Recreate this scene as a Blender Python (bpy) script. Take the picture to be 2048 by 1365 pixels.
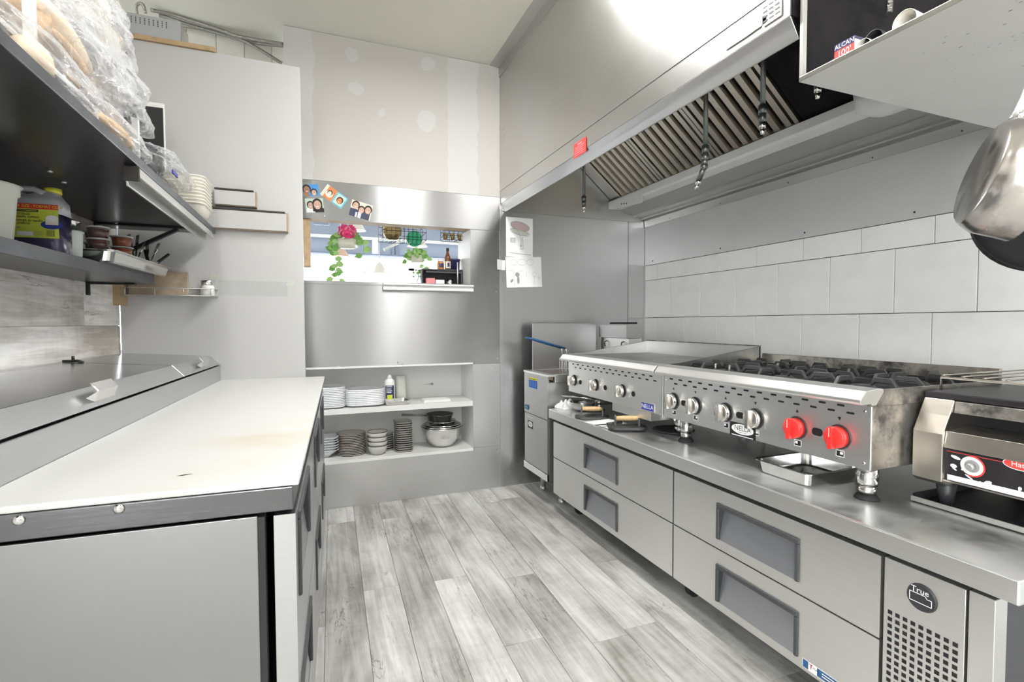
import bpy, bmesh, math, random
from mathutils import Vector, Matrix, noise

# ------------------------------------------------------------------ scene, camera, light
for o in list(bpy.data.objects):
    bpy.data.objects.remove(o)
S = bpy.context.scene
C = S.collection
rnd = random.Random(7)

FPX = 1003.5                      # focal length in pixels of the 2048 x 1365 photograph
PPX, PPY = 1024.0, 682.5
EYE = Vector((0.0, 0.0, 1.18))
ROT = Matrix(((0.93152275, 0.01574996, -0.36334185),
              (-0.3636704, 0.03200671, -0.93097766),
              (-0.00303348, 0.99936355, 0.03554277)))
cam_d = bpy.data.cameras.new('camera')
cam = bpy.data.objects.new('camera', cam_d)
C.objects.link(cam)
cam.matrix_world = Matrix.Translation(EYE) @ ROT.to_4x4()
cam_d.sensor_fit = 'HORIZONTAL'
cam_d.sensor_width = 36.0
cam_d.lens = 36.0 * FPX / 2048.0
cam_d.clip_start = 0.02
S.camera = cam

w = bpy.data.worlds.new('world'); S.world = w
w.use_nodes = True
bg = w.node_tree.nodes['Background']
bg.inputs[0].default_value = (0.93, 0.97, 1.0, 1)      # bright overcast day outside the dining room windows
bg.inputs[1].default_value = 13.0

S.view_settings.view_transform = 'Standard'
S.view_settings.look = 'None'
S.view_settings.gamma = 1.0
S.view_settings.use_curve_mapping = False
S.view_settings.exposure = 0.33

# ceiling fixtures: (x, y, z, watts); first read off reflections, other four added for fill
LAMPS = [(0.80, 1.70, 2.93, 34.0), (-0.50, -0.30, 2.93, 10.0), (-0.50, -1.85, 2.93, 28.0), (-0.50, -3.40, 2.93, 30.0), (1.75, -1.60, 2.93, 22.0)]
for lx, ly, lz, lw in LAMPS:
    ld = bpy.data.lights.new('unseen_tube_light', 'AREA')
    ld.shape = 'RECTANGLE'; ld.size = 0.16; ld.size_y = 1.1
    ld.energy = lw; ld.color = (1.0, 0.993, 0.98)
    lo = bpy.data.objects.new('unseen_tube_light', ld); C.objects.link(lo)
    lo.location = (lx, ly, lz - 0.072)
# portals for the daylight of the added left window and the dining windows: (centre, normal, width, height)
PORTALS = [((-0.97 - 0.088, -2.28, 1.63), (1, 0.038, 0), 3.6, 2.2), ((0.5, 8.95, 1.55), (0, -1, 0), 8.0, 1.5)]
for c_, n_, w_, h_ in PORTALS:
    ld = bpy.data.lights.new('window_portal', 'AREA'); ld.shape = 'RECTANGLE'; ld.size = w_; ld.size_y = h_
    ld.cycles.is_portal = True
    lo = bpy.data.objects.new('window_portal', ld); C.objects.link(lo); lo.location = c_
    lo.rotation_euler = Vector(n_).to_track_quat('-Z', 'Y').to_euler()

# ------------------------------------------------------------------ pixel helpers
def ray(px, py):
    return ROT @ Vector((px - PPX, -(py - PPY), -FPX))
def PX(px, py, ax, val):
    """point of the photograph's pixel on the world plane axis == val"""
    r = ray(px, py); t = (val - EYE[ax]) / r[ax]
    return EYE + r * t
AL = math.radians(2.2)             # prep table, left wall and its shelf stand turned by this
CA, SA = math.cos(AL), math.sin(AL)
def L(u, v, z):
    return Vector((u * CA + v * SA, -u * SA + v * CA, z))
def LP(px, py, ax, val):
    """same as PX in the turned frame of the left wall"""
    r = ray(px, py); r = Vector((r.x * CA - r.y * SA, r.x * SA + r.y * CA, r.z))
    t = (val - EYE[ax]) / r[ax]
    return EYE + r * t
LM = lambda p: L(p[0], p[1], p[2])

# ------------------------------------------------------------------ materials
MATS = {}
def nt_mat(name):
    m = bpy.data.materials.new(name); m.use_nodes = True
    nt = m.node_tree
    return m, nt, nt.nodes['Principled BSDF']
def mat(name, col, rough=0.5, metal=0.0, spec=0.5, alpha=1.0, emit=None, estr=0, trans=0.0, bump=0, bscale=60, var=0.0, vscale=6.0, coat=0, ior=None):
    m, nt, b = nt_mat(name)
    b.inputs['Base Color'].default_value = (*col, 1)
    b.inputs['Roughness'].default_value = rough
    b.inputs['Metallic'].default_value = metal
    b.inputs['Specular IOR Level'].default_value = spec
    b.inputs['Alpha'].default_value = alpha
    b.inputs['Transmission Weight'].default_value = trans
    b.inputs['Coat Weight'].default_value = coat
    if ior: b.inputs['IOR'].default_value = ior
    if emit:
        b.inputs['Emission Color'].default_value = (*emit, 1); b.inputs['Emission Strength'].default_value = estr
    if bump or var:
        tc = nt.nodes.new('ShaderNodeTexCoord')
    if bump:
        n = nt.nodes.new('ShaderNodeTexNoise'); n.inputs['Scale'].default_value = bscale; n.inputs['Detail'].default_value = 4
        nt.links.new(tc.outputs['Object'], n.inputs['Vector'])
        bp = nt.nodes.new('ShaderNodeBump'); bp.inputs['Strength'].default_value = bump; bp.inputs['Distance'].default_value = 0.01
        nt.links.new(n.outputs[0], bp.inputs['Height']); nt.links.new(bp.outputs[0], b.inputs['Normal'])
    if var:
        n = nt.nodes.new('ShaderNodeTexNoise'); n.inputs['Scale'].default_value = vscale; n.inputs['Detail'].default_value = 5
        nt.links.new(tc.outputs['Object'], n.inputs['Vector'])
        r = nt.nodes.new('ShaderNodeValToRGB')
        r.color_ramp.elements[0].position = 0.3; r.color_ramp.elements[1].position = 0.7
        r.color_ramp.elements[0].color = (*[c * (1 - var) for c in col], 1)
        r.color_ramp.elements[1].color = (*[min(1, c * (1 + var * 0.5)) for c in col], 1)
        nt.links.new(n.outputs[0], r.inputs[0]); nt.links.new(r.outputs[0], b.inputs['Base Color'])
    MATS[name] = m
    return m
def steel(name, col=(0.62, 0.615, 0.60), rough=0.30, grain=(2, 2, 260), aniso=0.0, arot=0.0, bump=0.03, smudge=0.10, dirt_or_sheen=None, dscale=5, dlo=0.5, dhi=0.75, dent=0.0):
    """brushed stainless steel; grain = texture scale, small along the brushing"""
    m, nt, b = nt_mat(name)
    N, K = nt.nodes, nt.links
    b.inputs['Metallic'].default_value = 1.0
    tc = N.new('ShaderNodeTexCoord')
    mp = N.new('ShaderNodeMapping'); mp.inputs['Scale'].default_value = grain
    K.new(tc.outputs['Object'], mp.inputs['Vector'])
    n1 = N.new('ShaderNodeTexNoise'); n1.inputs['Scale'].default_value = 1.0; n1.inputs['Detail'].default_value = 3
    K.new(mp.outputs[0], n1.inputs['Vector'])
    n2 = N.new('ShaderNodeTexNoise'); n2.inputs['Scale'].default_value = 3.0; n2.inputs['Detail'].default_value = 6
    K.new(tc.outputs['Object'], n2.inputs['Vector'])
    a = N.new('ShaderNodeMath'); a.operation = 'MULTIPLY_ADD'; a.inputs[1].default_value = 0.06; a.inputs[2].default_value = rough - 0.03
    K.new(n1.outputs[0], a.inputs[0])
    a2 = N.new('ShaderNodeMath'); a2.operation = 'MULTIPLY_ADD'; a2.inputs[1].default_value = smudge * 2
    K.new(n2.outputs[0], a2.inputs[0])
    a3 = N.new('ShaderNodeMath'); a3.operation = 'SUBTRACT'; a3.inputs[1].default_value = smudge
    K.new(a.outputs[0], a2.inputs[2]); K.new(a2.outputs[0], a3.inputs[0])
    K.new(a3.outputs[0], b.inputs['Roughness'])
    mix = N.new('ShaderNodeMix'); mix.data_type = 'RGBA'
    mix.inputs[6].default_value = (*[c * 0.95 for c in col], 1); mix.inputs[7].default_value = (*[min(1, c * 1.04) for c in col], 1)
    K.new(n1.outputs[0], mix.inputs[0])
    out = mix.outputs[2]
    if dirt_or_sheen:
        n3 = N.new('ShaderNodeTexNoise'); n3.inputs['Scale'].default_value = dscale; n3.inputs['Detail'].default_value = 8; n3.inputs['Roughness'].default_value = 0.65
        K.new(tc.outputs['Object'], n3.inputs['Vector'])
        r = N.new('ShaderNodeMapRange'); r.inputs[1].default_value = dlo; r.inputs[2].default_value = dhi
        K.new(n3.outputs[0], r.inputs[0])
        mx = N.new('ShaderNodeMix'); mx.data_type = 'RGBA'; mx.inputs[7].default_value = (*dirt_or_sheen, 1)
        K.new(r.outputs[0], mx.inputs[0]); K.new(out, mx.inputs[6]); out = mx.outputs[2]
        s = N.new('ShaderNodeMath'); s.operation = 'MULTIPLY_ADD'; s.inputs[1].default_value = -0.9; s.inputs[2].default_value = 1.0
        K.new(r.outputs[0], s.inputs[0]); K.new(s.outputs[0], b.inputs['Metallic'])
    K.new(out, b.inputs['Base Color'])
    hin = n1.outputs[0]
    nrm = None
    if bump:
        bp = N.new('ShaderNodeBump'); bp.inputs['Strength'].default_value = bump; bp.inputs['Distance'].default_value = 0.004
        K.new(hin, bp.inputs['Height'])
        nrm = bp.outputs[0]
    if dent:
        n4 = N.new('ShaderNodeTexNoise'); n4.inputs['Scale'].default_value = 2.2; n4.inputs['Detail'].default_value = 1
        K.new(tc.outputs['Object'], n4.inputs['Vector'])
        b2 = N.new('ShaderNodeBump'); b2.inputs['Strength'].default_value = dent; b2.inputs['Distance'].default_value = 0.05
        K.new(n4.outputs[0], b2.inputs['Height'])
        if nrm: K.new(nrm, b2.inputs['Normal'])
        nrm = b2.outputs[0]
    if nrm: K.new(nrm, b.inputs['Normal'])
    if aniso:
        b.inputs['Anisotropic'].default_value = aniso; b.inputs['Anisotropic Rotation'].default_value = arot
        t = N.new('ShaderNodeTangent'); t.direction_type = 'RADIAL'; t.axis = 'Z'
        K.new(t.outputs[0], b.inputs['Tangent'])
    MATS[name] = m
    return m
def wood(name, light, dark, along='Y', scale=1.0, contrast=1.0, rough=0.55, crack=0.6, rand=True, white=None):
    """weathered plank print: streaky grain along one axis, blotches, cracks; varies per object"""
    m, nt, b = nt_mat(name)
    N, K = nt.nodes, nt.links
    tc = N.new('ShaderNodeTexCoord'); oi = N.new('ShaderNodeObjectInfo')
    add = N.new('ShaderNodeVectorMath'); add.operation = 'MULTIPLY_ADD'
    cmb = N.new('ShaderNodeCombineXYZ')
    for i in range(3): K.new(oi.outputs['Random'], cmb.inputs[i])
    add.inputs[1].default_value = (37, 51, 29) if rand else (0, 0, 0)
    K.new(cmb.outputs[0], add.inputs[0])
    geo = N.new('ShaderNodeNewGeometry')
    K.new(geo.outputs['Position'], add.inputs[2])
    def noise_(sc, detail, r=0.6, dist=0.0):
        mp = N.new('ShaderNodeMapping')
        k = {'X': 0, 'Y': 1, 'Z': 2}[along]
        v = [sc[0]] * 3; v[k] = sc[1]; mp.inputs['Scale'].default_value = v
        K.new(add.outputs[0], mp.inputs['Vector'])
        n = N.new('ShaderNodeTexNoise'); n.inputs['Scale'].default_value = scale; n.inputs['Detail'].default_value = detail
        n.inputs['Roughness'].default_value = r; n.inputs['Distortion'].default_value = dist
        K.new(mp.outputs[0], n.inputs['Vector']); return n.outputs[0]
    g = noise_((55, 3.0), 6, 0.65, 0.6)
    bl = noise_((6, 2.2), 5, 0.6, 0.4)
    tick = noise_((14, 60.0), 3, 0.5)
    s1 = N.new('ShaderNodeMath'); s1.operation = 'MULTIPLY_ADD'; s1.inputs[1].default_value = 0.45; K.new(g, s1.inputs[0])
    s2 = N.new('ShaderNodeMath'); s2.operation = 'MULTIPLY_ADD'; s2.inputs[1].default_value = 0.75; K.new(bl, s2.inputs[0]); K.new(s2.outputs[0], s1.inputs[2])
    s3 = N.new('ShaderNodeMath'); s3.operation = 'MULTIPLY'; s3.inputs[1].default_value = 0.07; K.new(tick, s3.inputs[0]); K.new(s3.outputs[0], s2.inputs[2])
    rp = N.new('ShaderNodeValToRGB')
    c = 0.15 / contrast
    rp.color_ramp.elements[0].position = 0.635 - c; rp.color_ramp.elements[0].color = (*dark, 1)
    rp.color_ramp.elements[1].position = 0.635 + c; rp.color_ramp.elements[1].color = (*light, 1)
    K.new(s1.outputs[0], rp.inputs[0])
    cr = noise_((16, 2.0), 5, 0.55, 1.6)
    ab = N.new('ShaderNodeMath'); ab.operation = 'SUBTRACT'; ab.inputs[1].default_value = 0.5; K.new(cr, ab.inputs[0])
    ab2 = N.new('ShaderNodeMath'); ab2.operation = 'ABSOLUTE'; K.new(ab.outputs[0], ab2.inputs[0])
    mr = N.new('ShaderNodeMapRange'); mr.inputs[1].default_value = 0.0; mr.inputs[2].default_value = 0.012; mr.inputs[3].default_value = crack; mr.inputs[4].default_value = 0.0
    K.new(ab2.outputs[0], mr.inputs[0])
    gate = noise_((7, 3.0), 2); gm = N.new('ShaderNodeMapRange'); gm.inputs[1].default_value = 0.52; gm.inputs[2].default_value = 0.62; K.new(gate, gm.inputs[0])
    mu = N.new('ShaderNodeMath'); mu.operation = 'MULTIPLY'; K.new(mr.outputs[0], mu.inputs[0]); K.new(gm.outputs[0], mu.inputs[1])
    mx = N.new('ShaderNodeMix'); mx.data_type = 'RGBA'; mx.inputs[7].default_value = (*[x * 0.35 for x in dark], 1)
    K.new(mu.outputs[0], mx.inputs[0]); K.new(rp.outputs[0], mx.inputs[6])
    # whole plank a little lighter or darker
    hv = N.new('ShaderNodeHueSaturation')
    vm = N.new('ShaderNodeMath'); vm.operation = 'MULTIPLY_ADD'; vm.inputs[1].default_value = 0.16 if rand else 0.0; vm.inputs[2].default_value = 0.92 if rand else 1.0
    K.new(oi.outputs['Random'], vm.inputs[0]); K.new(vm.outputs[0], hv.inputs['Value']); K.new(mx.outputs[2], hv.inputs['Color'])
    K.new(hv.outputs[0], b.inputs['Base Color'])
    b.inputs['Roughness'].default_value = rough
    bp = N.new('ShaderNodeBump'); bp.inputs['Strength'].default_value = 0.12; bp.inputs['Distance'].default_value = 0.004
    K.new(s1.outputs[0], bp.inputs['Height']); K.new(bp.outputs[0], b.inputs['Normal'])
    MATS[name] = m
    return m

mat('paint_white', (0.50, 0.498, 0.49), 0.45, bump=0.02, bscale=90)
mat('paint_room', (0.78, 0.77, 0.75), 0.6)
mat('paint_ceiling', (0.72, 0.70, 0.625), 0.75, var=0.05, vscale=1.5)
mat('rear_wall', (0.36, 0.355, 0.35), 0.6)
mat('melamine', (0.78, 0.78, 0.76), 0.4)
mat('tile', (0.84, 0.835, 0.81), 0.32, bump=0.03, bscale=25, var=0.05, vscale=9)
mat('tile_far', (0.62, 0.60, 0.53), 0.4, var=0.05)
mat('grout', (0.035, 0.034, 0.032), 0.9)
mat('gap_black', (0.008, 0.008, 0.009), 0.7)
mat('black_plastic', (0.03, 0.031, 0.034), 0.42)
mat('handle_grey', (0.055, 0.057, 0.062), 0.5)
mat('black_laminate', (0.022, 0.022, 0.026), 0.28, bump=0.04, bscale=40, var=0.4, vscale=8)
mat('black_edge', (0.075, 0.08, 0.09), 0.4, var=0.3, vscale=14)
mat('rubber', (0.02, 0.02, 0.02), 0.7)
mat('cast_iron', (0.07, 0.071, 0.071), 0.42, metal=0.4, bump=0.05, bscale=90)
mat('plastic_white', (0.82, 0.82, 0.80), 0.35)
mat('foam_cream', (0.84, 0.81, 0.73), 0.6)
mat('paper', (0.86, 0.86, 0.84), 0.8)
mat('china', (0.80, 0.82, 0.84), 0.18, coat=0.3)
mat('china_grey', (0.50, 0.49, 0.45), 0.25, coat=0.3)
mat('china_rim', (0.06, 0.055, 0.045), 0.3)
mat('china_brown', (0.50, 0.45, 0.40), 0.25, coat=0.2)
mat('wood_plain', (0.48, 0.34, 0.20), 0.6, var=0.25, vscale=18, bump=0.05)
mat('wood_grey', (0.42, 0.33, 0.24), 0.7, var=0.4, vscale=14, bump=0.08)
mat('wood_handle', (0.66, 0.44, 0.21), 0.45, var=0.35, vscale=30)
mat('cardboard', (0.45, 0.30, 0.17), 0.8)
mat('red', (0.72, 0.03, 0.025), 0.35, coat=0.3)
mat('red_flat', (0.70, 0.05, 0.04), 0.5)
mat('pink', (0.80, 0.28, 0.30), 0.5)
mat('white_flat', (0.85, 0.85, 0.84), 0.5)
mat('black_flat', (0.015, 0.015, 0.017), 0.5)
mat('black_pan', (0.010, 0.010, 0.011), 0.75, spec=0.25)
mat('blue_badge', (0.035, 0.05, 0.34), 0.35)
mat('blue_sticker', (0.03, 0.09, 0.55), 0.5)
mat('yellow', (0.76, 0.72, 0.06), 0.5)
mat('yellow_label', (0.62, 0.68, 0.08), 0.5)
mat('blue_handle', (0.02, 0.10, 0.24), 0.4)
mat('grey_print', (0.28, 0.28, 0.28), 0.8)
mat('grey_box', (0.44, 0.45, 0.46), 0.45)
mat('tape', (0.68, 0.68, 0.66), 0.15, alpha=0.22)
mat('towel', (0.85, 0.85, 0.84), 0.95, bump=0.5, bscale=220)
mat('bun', (0.72, 0.50, 0.30), 0.6, var=0.25, vscale=22)
mat('bun_pale', (0.86, 0.72, 0.52), 0.6, var=0.15, vscale=22)
mat('vanilla', (0.05, 0.045, 0.10), 0.15, coat=0.2)
mat('jug_plastic', (0.58, 0.60, 0.66), 0.3, trans=0.15)
mat('tub_white', (0.80, 0.83, 0.74), 0.35, trans=0.15)
mat('tub_green', (0.66, 0.75, 0.70), 0.35, trans=0.1)
mat('clear_plastic', (0.85, 0.86, 0.86), 0.12, alpha=0.30)
mat('cup_film', (0.85, 0.86, 0.86), 0.1, alpha=0.05)
mat('steel_pull', (0.42, 0.43, 0.46), 0.38, metal=0.85)
mat('cup_rim', (0.80, 0.80, 0.80), 0.2, alpha=0.8)
mat('sauce', (0.075, 0.006, 0.004), 0.12, coat=0.4)
mat('sauce_orange', (0.35, 0.06, 0.005), 0.12, coat=0.4)
mat('amber', (0.16, 0.05, 0.012), 0.12, coat=0.3)
mat('orange_jar', (0.55, 0.22, 0.04), 0.3)
mat('navy', (0.03, 0.03, 0.10), 0.35)
mat('leaf', (0.16, 0.36, 0.07), 0.5)
mat('leaf_pale', (0.33, 0.52, 0.17), 0.5)
mat('flower', (0.75, 0.06, 0.20), 0.6)
mat('flower_pale', (0.85, 0.30, 0.40), 0.6)
mat('planter', (0.62, 0.58, 0.47), 0.6)
mat('lamp_shade', (0.80, 0.76, 0.70), 0.6)
mat('lamp_shade_pink', (0.82, 0.58, 0.45), 0.6)
mat('lamp_inside', (0.95, 0.93, 0.88), 0.6, emit=(1, 0.9, 0.75), estr=1.2)
mat('slate_blue', (0.34, 0.39, 0.50), 0.6)
mat('slate_blue_dark', (0.22, 0.26, 0.36), 0.6)
mat('dining_white', (0.85, 0.86, 0.88), 0.6)
mat('glass', (0.95, 0.97, 1.0), 0.02, alpha=0.12)
mat('diffuser', (0.95, 0.95, 0.93), 0.5, emit=(1.0, 0.985, 0.955), estr=6.0)
mat('teal_green', (0.02, 0.38, 0.18), 0.4)
mat('skin', (0.62, 0.40, 0.30), 0.7); mat('skin_dark', (0.36, 0.20, 0.13), 0.7)
mat('hair', (0.03, 0.02, 0.018), 0.7); mat('sky_print', (0.06, 0.30, 0.70), 0.6)
mat('aqua_print', (0.12, 0.48, 0.62), 0.6); mat('orange_print', (0.66, 0.22, 0.07), 0.6)
mat('navy_print', (0.04, 0.045, 0.10), 0.6); mat('cream_print', (0.75, 0.70, 0.58), 0.6); mat('mint_print', (0.55, 0.68, 0.58), 0.6)
mat('pencil', (0.33, 0.33, 0.33), 0.9); mat('pencil_pink', (0.55, 0.42, 0.42), 0.9); mat('pencil_light', (0.62, 0.62, 0.60), 0.9); mat('pencil_green', (0.60, 0.62, 0.50), 0.9)
mat('aluminium', (0.66, 0.66, 0.64), 0.38, metal=0.85)
mat('white_metal', (0.80, 0.80, 0.79), 0.35)
mat('wire_black', (0.03, 0.03, 0.032), 0.4, metal=0.5)
mat('pipe_black', (0.16, 0.17, 0.16), 0.35, metal=0.8)
mat('conduit', (0.33, 0.32, 0.29), 0.35, metal=0.9, bump=0.6, bscale=160)
mat('stain', (0.74, 0.64, 0.46), 0.6, alpha=0.10)
mat('mark_dark', (0.05, 0.045, 0.04), 0.8)
mat('black_dirty', (0.018, 0.015, 0.018), 0.4, var=0.5, vscale=14, bump=0.1, bscale=30)
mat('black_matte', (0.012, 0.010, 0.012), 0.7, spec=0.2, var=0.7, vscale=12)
mat('steel_splash', (0.74, 0.74, 0.73), 0.52, metal=0.8, var=0.05, vscale=3)
mat('gasket', (0.025, 0.025, 0.025), 0.8)
mat('bronze', (0.30, 0.22, 0.10), 0.3, metal=0.9)
steel('steel_panel', (0.40, 0.40, 0.40), 0.30, grain=(1.0, 1.0, 340), aniso=0.95, arot=0.25, dent=0.03, bump=0.006, smudge=0.04)
steel('steel_panel_dull', (0.56, 0.56, 0.555), 0.34, grain=(1.0, 1.0, 340), aniso=0.6, arot=0.25, bump=0.012, smudge=0.05, dent=0.02)
steel('steel_hood', (0.62, 0.61, 0.595), 0.33, grain=(300, 1.5, 300), aniso=0.5, arot=0.25, smudge=0.12)
steel('steel_hood_dark', (0.56, 0.555, 0.54), 0.36, grain=(300, 2, 300), smudge=0.12)
steel('steel_front', (0.79, 0.785, 0.77), 0.38, grain=(300, 2, 300), smudge=0.05, bump=0.012)
steel('steel_top', (0.66, 0.67, 0.66), 0.30, grain=(120, 2, 120), dirt_or_sheen=(0.68, 0.70, 0.70), dscale=4, dlo=0.34, dhi=0.95, smudge=0.06, bump=0)  # pale layer puts reflected brightness into the worktop's colour
steel('steel_prep', (0.58, 0.585, 0.60), 0.30, grain=(2, 2, 220), smudge=0.05, bump=0)
steel('steel_lid', (0.60, 0.61, 0.63), 0.22, grain=(220, 2, 2), smudge=0.05, bump=0)
steel('steel_end', (0.33, 0.33, 0.328), 0.45, grain=(2, 220, 2), smudge=0.08)
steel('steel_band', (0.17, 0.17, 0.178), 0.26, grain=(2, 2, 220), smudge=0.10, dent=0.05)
steel('steel_side', (0.50, 0.50, 0.495), 0.42, grain=(2, 220, 2), smudge=0.10)
steel('steel_bright', (0.74, 0.735, 0.72), 0.16, grain=(40, 40, 40), smudge=0.06, bump=0.0)
steel('steel_knob', (0.68, 0.655, 0.62), 0.26, grain=(200, 200, 4), smudge=0.04)
steel('steel_griddle', (0.32, 0.315, 0.30), 0.35, grain=(6, 120, 120), smudge=0.15, dirt_or_sheen=(0.05, 0.045, 0.04), dscale=7, dlo=0.5, dhi=0.9)
steel('steel_burnt', (0.42, 0.39, 0.35), 0.38, grain=(30, 30, 30), smudge=0.12, dirt_or_sheen=(0.035, 0.03, 0.028), dscale=9, dlo=0.42, dhi=0.62)
steel('steel_toaster', (0.58, 0.54, 0.48), 0.32, grain=(90, 3, 90), smudge=0.1, dirt_or_sheen=(0.16, 0.10, 0.05), dscale=7, dlo=0.6, dhi=0.85)
steel('steel_filter', (0.66, 0.62, 0.55), 0.30, grain=(20, 200, 20), smudge=0.08)
steel('steel_pan', (0.66, 0.63, 0.60), 0.22, grain=(8, 8, 8), smudge=0.12, dirt_or_sheen=(0.15, 0.085, 0.045), dscale=9, dlo=0.52, dhi=0.72)
mat('steel_shelf', (0.70, 0.69, 0.67), 0.5, metal=0.35, var=0.04)
wood('floor_wood', (0.68, 0.675, 0.655), (0.24, 0.228, 0.205), 'Y', 0.75, 0.92, 0.42, 0.75)
wood('wall_wood', (0.90, 0.89, 0.87), (0.36, 0.325, 0.275), 'Y', 0.6, 1.1, 0.5, 0.7)

def bag_mat():
    m = bpy.data.materials.new('plastic_film'); m.use_nodes = True
    nt = m.node_tree; N, K = nt.nodes, nt.links
    for n in list(N): N.remove(n)
    out = N.new('ShaderNodeOutputMaterial'); tr = N.new('ShaderNodeBsdfTransparent')
    b = N.new('ShaderNodeBsdfPrincipled'); b.inputs['Base Color'].default_value = (0.86, 0.87, 0.89, 1); b.inputs['Roughness'].default_value = 0.07
    b.inputs['Specular IOR Level'].default_value = 0.9
    fr = N.new('ShaderNodeLayerWeight'); fr.inputs[0].default_value = 0.4
    mr = N.new('ShaderNodeMapRange'); mr.inputs[1].default_value = 0.15; mr.inputs[2].default_value = 0.85; mr.inputs[3].default_value = 0.07; mr.inputs[4].default_value = 0.55
    tc = N.new('ShaderNodeTexCoord'); mpp = N.new('ShaderNodeMapping'); mpp.inputs['Scale'].default_value = (14, 5, 14); mpp.inputs['Rotation'].default_value = (0.5, 0.2, 0.3)
    nz = N.new('ShaderNodeTexNoise'); nz.inputs['Scale'].default_value = 1; nz.inputs['Detail'].default_value = 3; nz.inputs['Distortion'].default_value = 1.5
    K.new(tc.outputs['Object'], mpp.inputs['Vector'])
    K.new(mpp.outputs[0], nz.inputs['Vector'])
    bp = N.new('ShaderNodeBump'); bp.inputs['Strength'].default_value = 0.8; bp.inputs['Distance'].default_value = 0.03
    K.new(nz.outputs[0], bp.inputs['Height']); K.new(bp.outputs[0], b.inputs['Normal']); K.new(bp.outputs[0], fr.inputs['Normal'])
    K.new(fr.outputs['Facing'], mr.inputs[0])
    mx = N.new('ShaderNodeMixShader'); K.new(mr.outputs[0], mx.inputs[0]); K.new(tr.outputs[0], mx.inputs[1]); K.new(b.outputs[0], mx.inputs[2])
    K.new(mx.outputs[0], out.inputs[0]); MATS['plastic_film'] = m
bag_mat()

def board_mat():
    """white poly board with soft yellow food stains near its front edge"""
    m, nt, b = nt_mat('poly_board'); N, K = nt.nodes, nt.links
    geo = N.new('ShaderNodeNewGeometry')
    nz = N.new('ShaderNodeTexNoise'); nz.inputs['Scale'].default_value = 5; nz.inputs['Detail'].default_value = 6; K.new(geo.outputs['Position'], nz.inputs['Vector'])
    prev = None
    for (px, py, r, k) in ((565, 870, .28, .55), (470, 930, .16, .45), (560, 890, .12, .4), (330, 985, .05, .35), (250, 1005, .2, .2)):
        c = PX(px, py, 2, 0.902)
        d = N.new('ShaderNodeVectorMath'); d.operation = 'DISTANCE'; d.inputs[1].default_value = c; K.new(geo.outputs['Position'], d.inputs[0])
        mr = N.new('ShaderNodeMapRange'); mr.interpolation_type = 'SMOOTHSTEP'; mr.inputs[1].default_value = r; mr.inputs[2].default_value = 0.0; mr.inputs[3].default_value = 0.0; mr.inputs[4].default_value = k
        K.new(d.outputs['Value'], mr.inputs[0])
        if prev is None: prev = mr.outputs[0]
        else:
            a = N.new('ShaderNodeMath'); a.operation = 'MAXIMUM'; K.new(prev, a.inputs[0]); K.new(mr.outputs[0], a.inputs[1]); prev = a.outputs[0]
    rr = N.new('ShaderNodeMapRange'); rr.inputs[1].default_value = 0.42; rr.inputs[2].default_value = 0.68; K.new(nz.outputs[0], rr.inputs[0])
    mu = N.new('ShaderNodeMath'); mu.operation = 'MULTIPLY'; K.new(prev, mu.inputs[0]); K.new(rr.outputs[0], mu.inputs[1])
    mx = N.new('ShaderNodeMix'); mx.data_type = 'RGBA'; mx.inputs[6].default_value = (0.63, 0.63, 0.615, 1); mx.inputs[7].default_value = (0.52, 0.43, 0.27, 1)
    K.new(mu.outputs[0], mx.inputs[0]); K.new(mx.outputs[2], b.inputs['Base Color']); b.inputs['Roughness'].default_value = 0.42
    MATS['poly_board'] = m
board_mat()
def drywall_mat():
    """bare gypsum board: warm grey-beige paper, pale joint compound along both edges and over the screws"""
    m, nt, b = nt_mat('drywall'); N, K = nt.nodes, nt.links
    geo = N.new('ShaderNodeNewGeometry'); sx = N.new('ShaderNodeSeparateXYZ'); K.new(geo.outputs['Position'], sx.inputs[0])
    nz = N.new('ShaderNodeTexNoise'); nz.inputs['Scale'].default_value = 7; nz.inputs['Detail'].default_value = 5; K.new(geo.outputs['Position'], nz.inputs['Vector'])
    def mth(op, a, bb=None, c=None):
        n = N.new('ShaderNodeMath'); n.operation = op
        for i, v in enumerate((a, bb, c)):
            if v is None: continue
            if isinstance(v, (int, float)): n.inputs[i].default_value = v
            else: K.new(v, n.inputs[i])
        return n.outputs[0]
    jit = mth('MULTIPLY_ADD', nz.outputs[0], 0.09, -0.045)
    x = mth('ADD', sx.outputs[0], jit)
    def band(lo, hi):
        a = mth('GREATER_THAN', x, lo); c = mth('LESS_THAN', x, hi); return mth('MULTIPLY', a, c)
    tot = mth('MAXIMUM', band(-1, 0.0), band(0.85, 1.06))
    zz = mth('ADD', sx.outputs[2], jit)
    for cx, cz, r in ((0.255, 2.66, 0.045), (0.24, 2.875, 0.045), (0.70, 2.52, 0.065), (0.72, 2.90, 0.045), (0.41, 2.53, 0.022)):
        dx = mth('SUBTRACT', x, cx); dz = mth('SUBTRACT', zz, cz)
        d = mth('SQRT', mth('ADD', mth('MULTIPLY', dx, dx), mth('MULTIPLY', dz, dz)))
        tot = mth('MAXIMUM', tot, mth('LESS_THAN', d, r))
    mx = N.new('ShaderNodeMix'); mx.data_type = 'RGBA'
    mx.inputs[6].default_value = (0.545, 0.52, 0.485, 1); mx.inputs[7].default_value = (0.585, 0.575, 0.555, 1)
    K.new(tot, mx.inputs[0]); K.new(mx.outputs[2], b.inputs['Base Color']); b.inputs['Roughness'].default_value = 0.8
    MATS['drywall'] = m
drywall_mat()

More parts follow.
